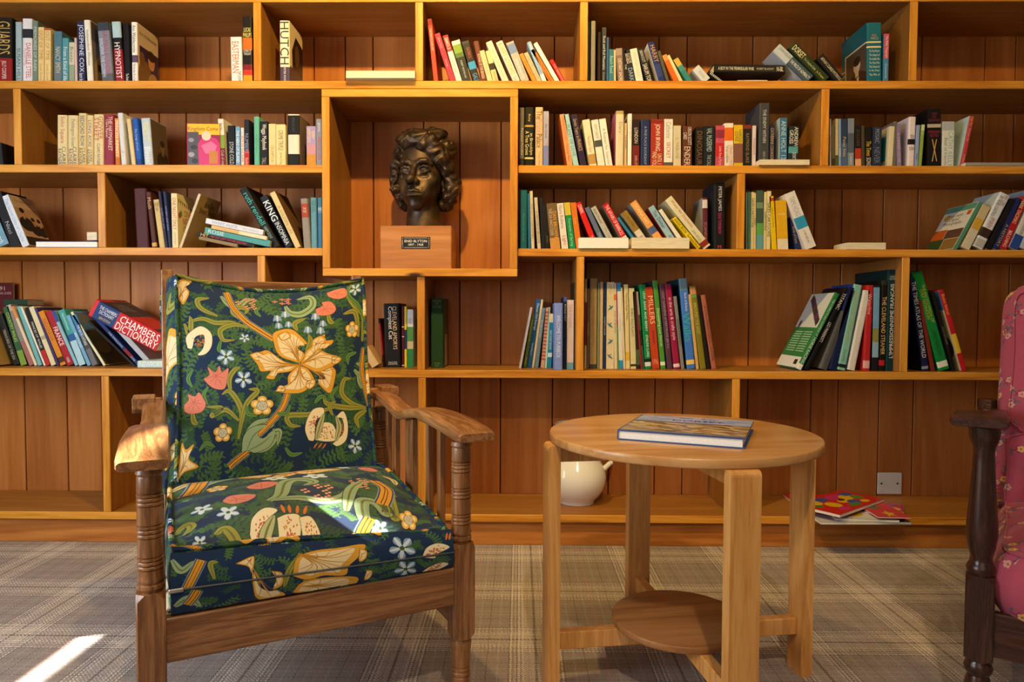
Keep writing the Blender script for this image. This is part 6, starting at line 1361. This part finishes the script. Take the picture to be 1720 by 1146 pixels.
b(643.4, 646.4, 635, 535, '#8a1f22', 'thin red and black book', B=[(0, .1, '#1a1414'), (.75, 1, '#1a1414')])
b(646.8, 673.6, 643.8, 510, '#161412', 'thick black hardback with gold and white title', [('CLEVELAND AMORYS', .05, .72, '#d8b48c', .26, .68), ('Compleat Cat', .05, .56, '#eae4da', .34, .38), ('BLACK DOG\n& LEVENTHAL', .91, .96, '#d9cfc4', .6, .5, 'h')], hard=True, Y=.12)
cat_ = ALLB[-1]
b(675, 679, 674.8, 514.6, '#5c1426', 'thin wine-red book with white bands', B=[(.33, .345, '#e0d4cc'), (.49, .505, '#e0d4cc'), (.96, .975, '#e0d4cc')])
b(679.4, 683.4, 679, 515, '#d6c01f', 'thin yellow and navy book', B=[(.38, .7, '#20344a')])
b(684, 694.4, 684, 520, '#cfd0d2', 'white-topped paperback with green landscape foot', [('Golf', .1, .3, '#7a7a80', .3)], [(.3, .55, '#4f8a4a'), (.55, .68, '#c4b48a'), (.68, 1, '#2f7a44')])
bay('D', 'lower shelf under the bust box', 'books on the lower shelf under the box', .13)
b(723.4, 744.6, 723.4, 501, '#24492f', 'large dark green cloth hardback standing alone', [('HUNGARIAN\nGYPSY\nDICTIONARY', .02, .14, '#8a8a4a', .66, .5, 'h'), ('OXFORD\nPRESS', .92, .98, '#7a8a4a', .5, .5, 'h')], hard=True, Y=.10, d=.2, art=(1, cov(60, 100, '#1f4029', ('rect', 18, 52, 46, 99, '#a8957a'))))
b(871.5, 875.4, 891, 516, '#b8b2c0', 'thin lilac-white folder first of the leaning group', d=.18, side='#c2bfcb', Y=.08)
b(875.8, 878.4, 891, 518, '#1c1e22', 'very thin black booklet', d=.14)
b(878.6, 884, 893, 528, '#5a7326', 'olive green guide with yellow title', [('Walking in Purbeck Old', .05, .55, '#d6c94a', .6), ('Dorset', .8, .95, '#d6c94a', .5)])
b(884.6, 892.4, 901, 502.6, '#1f5a96', 'tall blue paperback with white title', [('Dorset Old Swanage', .06, .45, '#e0e9f0', .6), ('David Haysom', .64, .82, '#d0dcea', .4)])
b(893, 897, 909, 503, '#d8c8a8', 'thin tall cream booklet')
b(897.6, 904, 910, 517, '#6a8aa8', 'grey-blue slim paperback', [('Portland Lives', .1, .6, '#cfdbe6', .5)])
b(908, 914.6, 917, 517, '#c49a86', 'checked red and beige slim book', B=[(.06 * k, .06 * k + .03, '#a8584c') for k in range(1, 15)])
b(915, 918.6, 921, 516, '#a9d0c4', 'thin mint booklet')
b(919, 926.4, 923, 527, '#1f7fa8', 'bright blue slim guide with cream top', [('GREAT DORSET BEACHES', .3, .66, '#bfe2ee', .5)], [(0, .16, '#d8cfae'), (.72, .8, '#c8dde4')])
b(930.5, 945, 931, 509, '#7a90d8', 'broad periwinkle blue hardback nearest the edge', [('WELCOME TO PURBECK', .18, .82, '#d6dff4', .42)], hard=True, Y=.03)
b(946, 951.4, 947.5, 499, '#1d2548', 'navy slim book with white capitals', [('POOLE PAST', .06, .38, '#c9cfe0', .6)], [(.0, .06, '#4a5ab0')], Y=.08)
b(952, 963.4, 953.6, 504, '#d6c4c8', 'pinkish white paperback with blue foot', [('TOUR SWANAGE', .06, .4, '#a898a4', .4)], [(.9, 1, '#6aa0b8')], Y=.06)
b(963.8, 966.6, 964, 474, '#2a3a2c', 'thin tall dark green book against the divider', d=.2, Y=.07, side='#3a3220')
bay('D', 'lower shelf right of centre', 'books on the lower shelf, middle bay', .10)
b(981.4, 985.2, 981, 468.5, '#b09c7a', 'thin tall cream and maroon striped book at the divider', B=[(.26, .74, '#6a1f24')], d=.2)
b(985.6, 989.6, 985.4, 485, '#6a5640', 'thin brown patterned book', [('NORTHERN', .2, .8, '#a89878', .7)])
b(990, 1002.4, 989.6, 467.6, '#b0966a', 'tall tan-gold book', [('The Complete Cottage Garden', .2, .9, '#8a7448', .3)], [(.95, 1, '#4a4a4e')], True)
b(1003, 1006.6, 1003, 475, '#8a9a80', 'thin sage green booklet')
b(1007, 1012.2, 1007, 473.6, '#d8bfa4', 'pinkish cream slim book')
b(1012.8, 1017.6, 1012.8, 475, '#1f3866', 'navy slim book', [('COUNTRY HOUSE', .3, .7, '#c4d0e0', .5)])
b(1018, 1031, 1017.6, 474, '#ddd0ac', 'wide cream book with blue birds down its spine', [('BIRDS', .03, .14, '#b9ac8a', .4)])
birdbook()
b(1031.6, 1037, 1030, 475.8, '#d6cba6', 'cream slim book with orange label', [('GUIDE OF SEASONS', .3, .6, '#6a5a3a', .5)], [(.13, .2, '#d97a2c')])
b(1037.4, 1039.6, 1034, 476, '#9a3f6a', 'very thin pink booklet', B=[(.5, 1, '#5f9a4a')])
b(1040, 1046.8, 1036.4, 475, '#dcd8ce', 'white book with blue top and foot', [('The Florists Treasury', .32, .6, '#8a8680', .4)], [(0, .1, '#2f8fc4'), (.9, 1, '#2f8fc4')])
b(1047.2, 1051, 1042, 483, '#d8c8a0', 'thin buff booklet', [('CREAM', .3, .6, '#9a8a62', .4)])
b(1051.4, 1058.4, 1048, 478, '#dcc88e', 'cream-yellow tall book', [('Wild Food Roger Phillips', .1, .42, '#3a3424', .6)], [(.8, .9, '#d6b03a')])
b(1059.4, 1068.8, 1056, 484, '#cfc795', 'pale lime paperback', [('EDIBLE WILD PLANTS', .25, .6, '#5a5a34', .44)], [(.94, .97, '#3a3a2a')])
b(1069.4, 1076, 1062, 490, '#2a201c', 'dark brown slim book', B=[(.75, .95, '#4a5a3a')])
b(1076.4, 1079.4, 1066, 490, '#9a262c', 'thin red book')
b(1079.8, 1083.2, 1068.6, 490, '#3a5a3a', 'thin dark leaf-patterned book', B=[(0, .3, '#8a9a90'), (.5, .7, '#1f2a1f')])
b(1083.6, 1094.8, 1073.8, 478.6, '#128048', 'bright green book with white capitals', [('LEAF, BARK AND BERRY', .08, .56, '#e2efe2', .4, .6), ('ETHELENE CLARKE', .6, .86, '#e2efe2', .34, .6)], [(.92, .97, '#d0dcd0'), (.88, .92, '#17241a')], True)
b(1095.6, 1108.4, 1083.4, 483, '#b8401c', 'rust-red book with cream capitals', [('MILLERS', .06, .5, '#e8c09a', .66, .6), ('Antiques', .5, .72, '#3a2038', .4, .55), ('1996', .88, .95, '#d89a6a', .7, .5, 'h')])
b(1110, 1118.8, 1096, 471.8, '#4a8f34', 'grass green tall book', [('Discovering Lost Dorset', .3, .76, '#dfe9c8', .6)], [(.92, .96, '#d8e2c8')], True, side='#3a3440')
b(1121, 1130.4, 1107, 478, '#55364a', 'plum book with grey capitals', [('LOST GARDENS of GERTRUDE JEKYLL', .05, .8, '#a898a4', .5)], hard=True)
b(1131.8, 1143.2, 1116.4, 478, '#931a44', 'crimson book with white title', [('in the arts & crafts style', .16, .66, '#e9d0d8', .6)], [(.94, .98, '#e0c8d0')], True)
b(1144.4, 1150, 1131, 498, '#7f7f7c', 'grey slim book with dark capitals', [('ANTIQUE FURNITURE', .25, .72, '#3f3f3e', .6)])
b(1154, 1168.4, 1140, 468.5, '#3f74cc', 'tall bright blue book with picture top', [('Book of Britains', .16, .36, '#cfdcf2', .3, .6), ('Walks', .38, .7, '#2fb09a', .84)], [(0, .13, '#6f8f9c'), (.9, .95, '#e0c068')], True, side='#123a4a')
b(1169.4, 1174.4, 1156, 495, '#c9a468', 'tan-paged worn booklet')
b(1176, 1187, 1158, 481, '#7d7420', 'mustard-olive book with small picture label', [('AROUND THE EAST', .2, .58, '#c4bc62', .44)], [(.02, .1, '#c48a5a'), (.11, .14, '#5fa05a')], True)
b(1188, 1194, 1170, 497, '#1d1713', 'black slim book before the terracotta one', hard=True)
b(1195.5, 1203.8, 1177, 496, '#a45f4a', 'terracotta cloth book at the row end', [('A CHRISTMAS CAROL - POTTER', .12, .92, '#5a2f26', .5)], hard=True)
BAY['Y'] = .05
race = cov(200, 280, '#cfd4cf', ('rect', 0, 130, 200, 240, '#2f7a40'), ('rect', 0, 240, 200, 280, '#dfe0da'), *[('ell', 30 + (i * 37) % 160, 18 + (i * 23) % 100, 9, 14, ('#3a2a20', '#5a2f5a', '#6a4a34', '#2a3a5a', '#4a2c22', '#7a3040')[i % 6]) for i in range(34)], *[('rect', 20 + 90 * (i % 2), 145 + 9 * (i // 2), 96 + 90 * (i % 2), 149 + 9 * (i // 2), '#9ac0a0') for i in range(18)], ('rect', 150, 250, 180, 268, '#2a2a2a'))
b(1336, 1346, 1403, 491, '#2a7a44', 'green and white encyclopedia leaning furthest, crowd on its side', [('THE COMPLETE ENCYCLOPEDIA OF', .08, .56, '#cfe0c8', .4), ('HORSE RACING', .58, .92, '#e6efe0', .56)], [(.93, 1, '#e0e0d8')], True, d=.22, art=(-1, race))
b(1349.6, 1358, 1420, 483, '#131214', 'black leaning hardback with white capitals', [('TITANIC', .06, .26, '#d8d4d0', .7), ('LEO MARRIOTT', .42, .66, '#d8d4d0', .7)], hard=True, side='#151416', d=.2)
b(1378, 1390, 1428, 486, '#4a4a4c', 'dark grey leaning hardback with pale page edge', hard=True, side='#6f6c6a', d=.2)
b(1392, 1405.4, 1424, 481.5, '#15204a', 'deep navy leaning hardback', hard=True, side='#142a66', d=.2)
b(1406, 1420.5, 1435, 477, '#7fb9ac', 'mint leaning hardback with gold title', [('The World of Fly-Fishing', .08, .66, '#b9a23c', .5), ('Knowles', .76, .9, '#4a7a7a', .3)], [(.93, .97, '#17242c')], True, side='#1a3f8a', d=.2)
b(1423.4, 1436.6, 1451, 487, '#d6d2cc', 'cream-paged leaning book between mint and red', hard=True, side='#cfd8d6', d=.19)
b(1450, 1461.6, 1456.4, 479, '#b3272c', 'red leaning book with white script', [('Waterline', .1, .34, '#e9b8b4', .5)], [(.88, .97, '#d8a8a4')], True, d=.18)
b(1464.6, 1475, 1467, 480, '#1b1a20', 'black book with light blue picture strip', B=[(.02, .5, '#6fa0c8'), (.5, .66, '#8a8a4a'), (.66, .84, '#8ab0c8')], d=.18)
b(1476, 1486.4, 1481.6, 471, '#17130f', 'black hardback with gold steamer title', [('THE CLEVELAND STEAMER', .18, .82, '#d8b878', .66)], [(.0, .05, '#2a2a2a'), (.88, .94, '#b8202a')], True, d=.22)
b(1487.6, 1503.6, 1490.5, 453, '#12343a', 'tallest dark teal art book against the divider', [("L'IMPRESSIONNISME FRANCAIS", .14, .87, '#dfe3e0', .4, .5, 'u'), ('DIANE\nKELDER', .06, .1, '#a8b4b4', .6, .5, 'h')], hard=True, d=.27, side='#0f2c2c')
bay('D', 'lower shelf far right', 'books on the lower shelf, far right', .05)
b(1550, 1561.4, 1527.8, 468, '#171f4a', 'navy atlas with white capitals leaning on the divider', [('THE TIMES ATLAS OF THE WORLD', .04, .86, '#d8dcea', .6)], [(.95, .98, '#8a92b8')], True, side='#10142c', d=.25)
b(1565, 1571.6, 1543, 505, '#7a2a1e', 'rust-brown slim leaning book', hard=True, d=.18)
b(1578, 1597, 1531.5, 458.8, '#12803a', 'bright green leaning book with gold lettering', [('THE ENCYCLOPEDIA OF\nGOLF TECHNIQUES', .14, .52, '#b8b43a', .6), ('CHRIS MEADOWS', .6, .86, '#0c4a24', .36)], [(.91, .97, '#e2e6dc')], True, d=.22)
b(1600, 1606, 1565, 492, '#16140f', 'black slim leaning book', [('GOLF COURSES', .3, .8, '#8a7f6a', .5)], hard=True, d=.18)
b(1616.4, 1625.2, 1577.5, 489, '#b81a26', 'red and yellow leaning book with comic pictures on its side', [('Beano Annual', .05, .3, '#e0b03c', .6)], [(.54, .78, '#d9b42c')], True, d=.2, art=(-1, cov(120, 170, '#cfc9a0', ('rect', 0, 0, 120, 40, '#3f6fae'), ('ell', 60, 70, 30, 20, '#4a4a3a'), ('ell', 40, 110, 30, 20, '#8aa04a'), ('ell', 90, 120, 24, 24, '#5a3a5a'), ('rect', 20, 140, 90, 162, '#8f979c'))))

# ------------------------------------------------------------------ magazines and picture books on the bottom shelf
def flat(quad, th, z, col, label, cv, white=True, name='magazine', cat='magazine'):
    """booklet lying flat at height z; quad = the near-left, near-right, far-right, far-left corners of its top as photographed"""
    zt = ZS['E'] + z + th; q = [Vector(PZ(px, py, zt)) for px, py in quad]; c = sum(q, Vector()) / 4
    # squared up to a rectangle
    ex = ((q[1] - q[0]) + (q[2] - q[3])) / 2; ey = ((q[3] - q[0]) + (q[2] - q[1])) / 2; w, h = ex.length, ey.length; a = math.atan2(ex.y, ex.x)
    root = MB().box(-w / 2, w / 2, -h / 2, h / 2, 0, .0009).box(-w / 2, w / 2, -h / 2, h / 2, th - .0009, th).box(-w / 2, w / 2, h / 2 - .001, h / 2, .0009, th - .0009).build(name, plain(col, .3, .5))
    MB().box(-w / 2 + .0005, w / 2 - .0005, -h / 2 + .0005, h / 2 - .0015, .0009, th - .0009).build('page_block', M_PAGES[white], root)
    o = MB().add([(-w / 2 + .001, -h / 2 + .001, th + .0004), (w / 2 - .001, -h / 2 + .001, th + .0004), (w / 2 - .001, h / 2 - .001, th + .0004), (-w / 2 + .001, h / 2 - .001, th + .0004)], [(0, 1, 2, 3)]).build('cover_print', printed('magazine_cover', cv, .25, .5), root, fix=False)
    set_uv(o, lambda co, p: (co.x / w + .5, co.y / h + .5))
    root.matrix_world = Matrix.Translation((c.x, c.y, ZS['E'] + z + .0004)) @ Matrix.Rotation(a, 4, 'Z')
    return tag(root, label, cat, 'magazines and picture books on the bottom shelf')
RED, YEL = '#c01a1a', '#d9b41a'
flat([(1367, 877), (1522, 877), (1500, 858), (1360, 858)], .010, 0, '#9aa0a6', 'grey-white magazine lowest in the pile, its edge towards the room', cov(160, 110, '#c9ced2', ('rect', 100, 0, 160, 110, '#2a2c34')))
flat([(1316, 848), (1420, 853), (1432, 832), (1338, 832)], .012, 0, RED, 'red paperback sticking out behind the table leg', cov(120, 90, '#b81c22', ('rect', 10, 50, 60, 70, '#e0c8c0')), name='book', cat='book')
flat([(1380, 868), (1480, 872), (1500, 851), (1395, 848)], .009, .0108, '#b9bec4', 'white magazine second from the bottom of the pile', cov(120, 90, '#d4d6d8', ('ell', 90, 30, 26, 16, '#b02a6a'), ('ell', 40, 60, 24, 16, YEL)))
flat([(1432, 858), (1503, 864), (1532, 852), (1470, 843)], .006, .0205, '#a83a7a', 'pink and yellow puzzle magazine on the far side of the pile', cov(120, 90, '#b02a7a', ('ell', 90, 40, 24, 12, YEL), ('ell', 70, 20, 20, 10, '#3a6ac0'), ('ell', 100, 66, 22, 12, YEL), ('rect', 0, 0, 40, 90, '#c04a8a')))
flat([(1440, 866), (1504, 868), (1494, 838), (1452, 838)], .005, .0272, '#c8404a', 'coral pink picture book under the big red one', cov(90, 120, '#c93a4a', ('poly', [(40, 95), (46, 82), (52, 95), (66, 95), (54, 103), (58, 116), (46, 108), (34, 116), (38, 103), (26, 95)], YEL), ('ell', 30, 60, 20, 14, '#5a6a4a'), ('ell', 60, 30, 22, 12, '#a02a3a')))
bigc = cov(220, 160, RED, ('ell', 60, 60, 40, 26, '#c0287a'), ('ell', 90, 40, 34, 20, YEL), ('ell', 60, 24, 30, 14, '#2a4aa8'), ('ell', 120, 26, 30, 12, '#3a8a3a'), ('ell', 118, 66, 30, 20, YEL), ('ell', 100, 68, 14, 8, '#1c1c1c'), ('ell', 150, 60, 28, 14, '#2a4aa8'), ('ell', 176, 76, 22, 16, '#2f7a3a'), ('ell', 40, 100, 32, 18, '#2a4aa8'), ('ell', 50, 126, 40, 14, YEL), ('ell', 120, 110, 40, 14, YEL), ('ell', 176, 40, 20, 10, YEL), ('ell', 180, 116, 24, 14, '#c0287a'), ('ell', 96, 140, 20, 8, '#2f7a3a'))
flat([(1366, 852), (1416, 868), (1481, 836), (1380, 819)], .012, .0335, '#b3161c', 'large red picture book with bright jumbled shapes, topmost of the pile', bigc, name='book', cat='book')

bpy.context.view_layer.update()
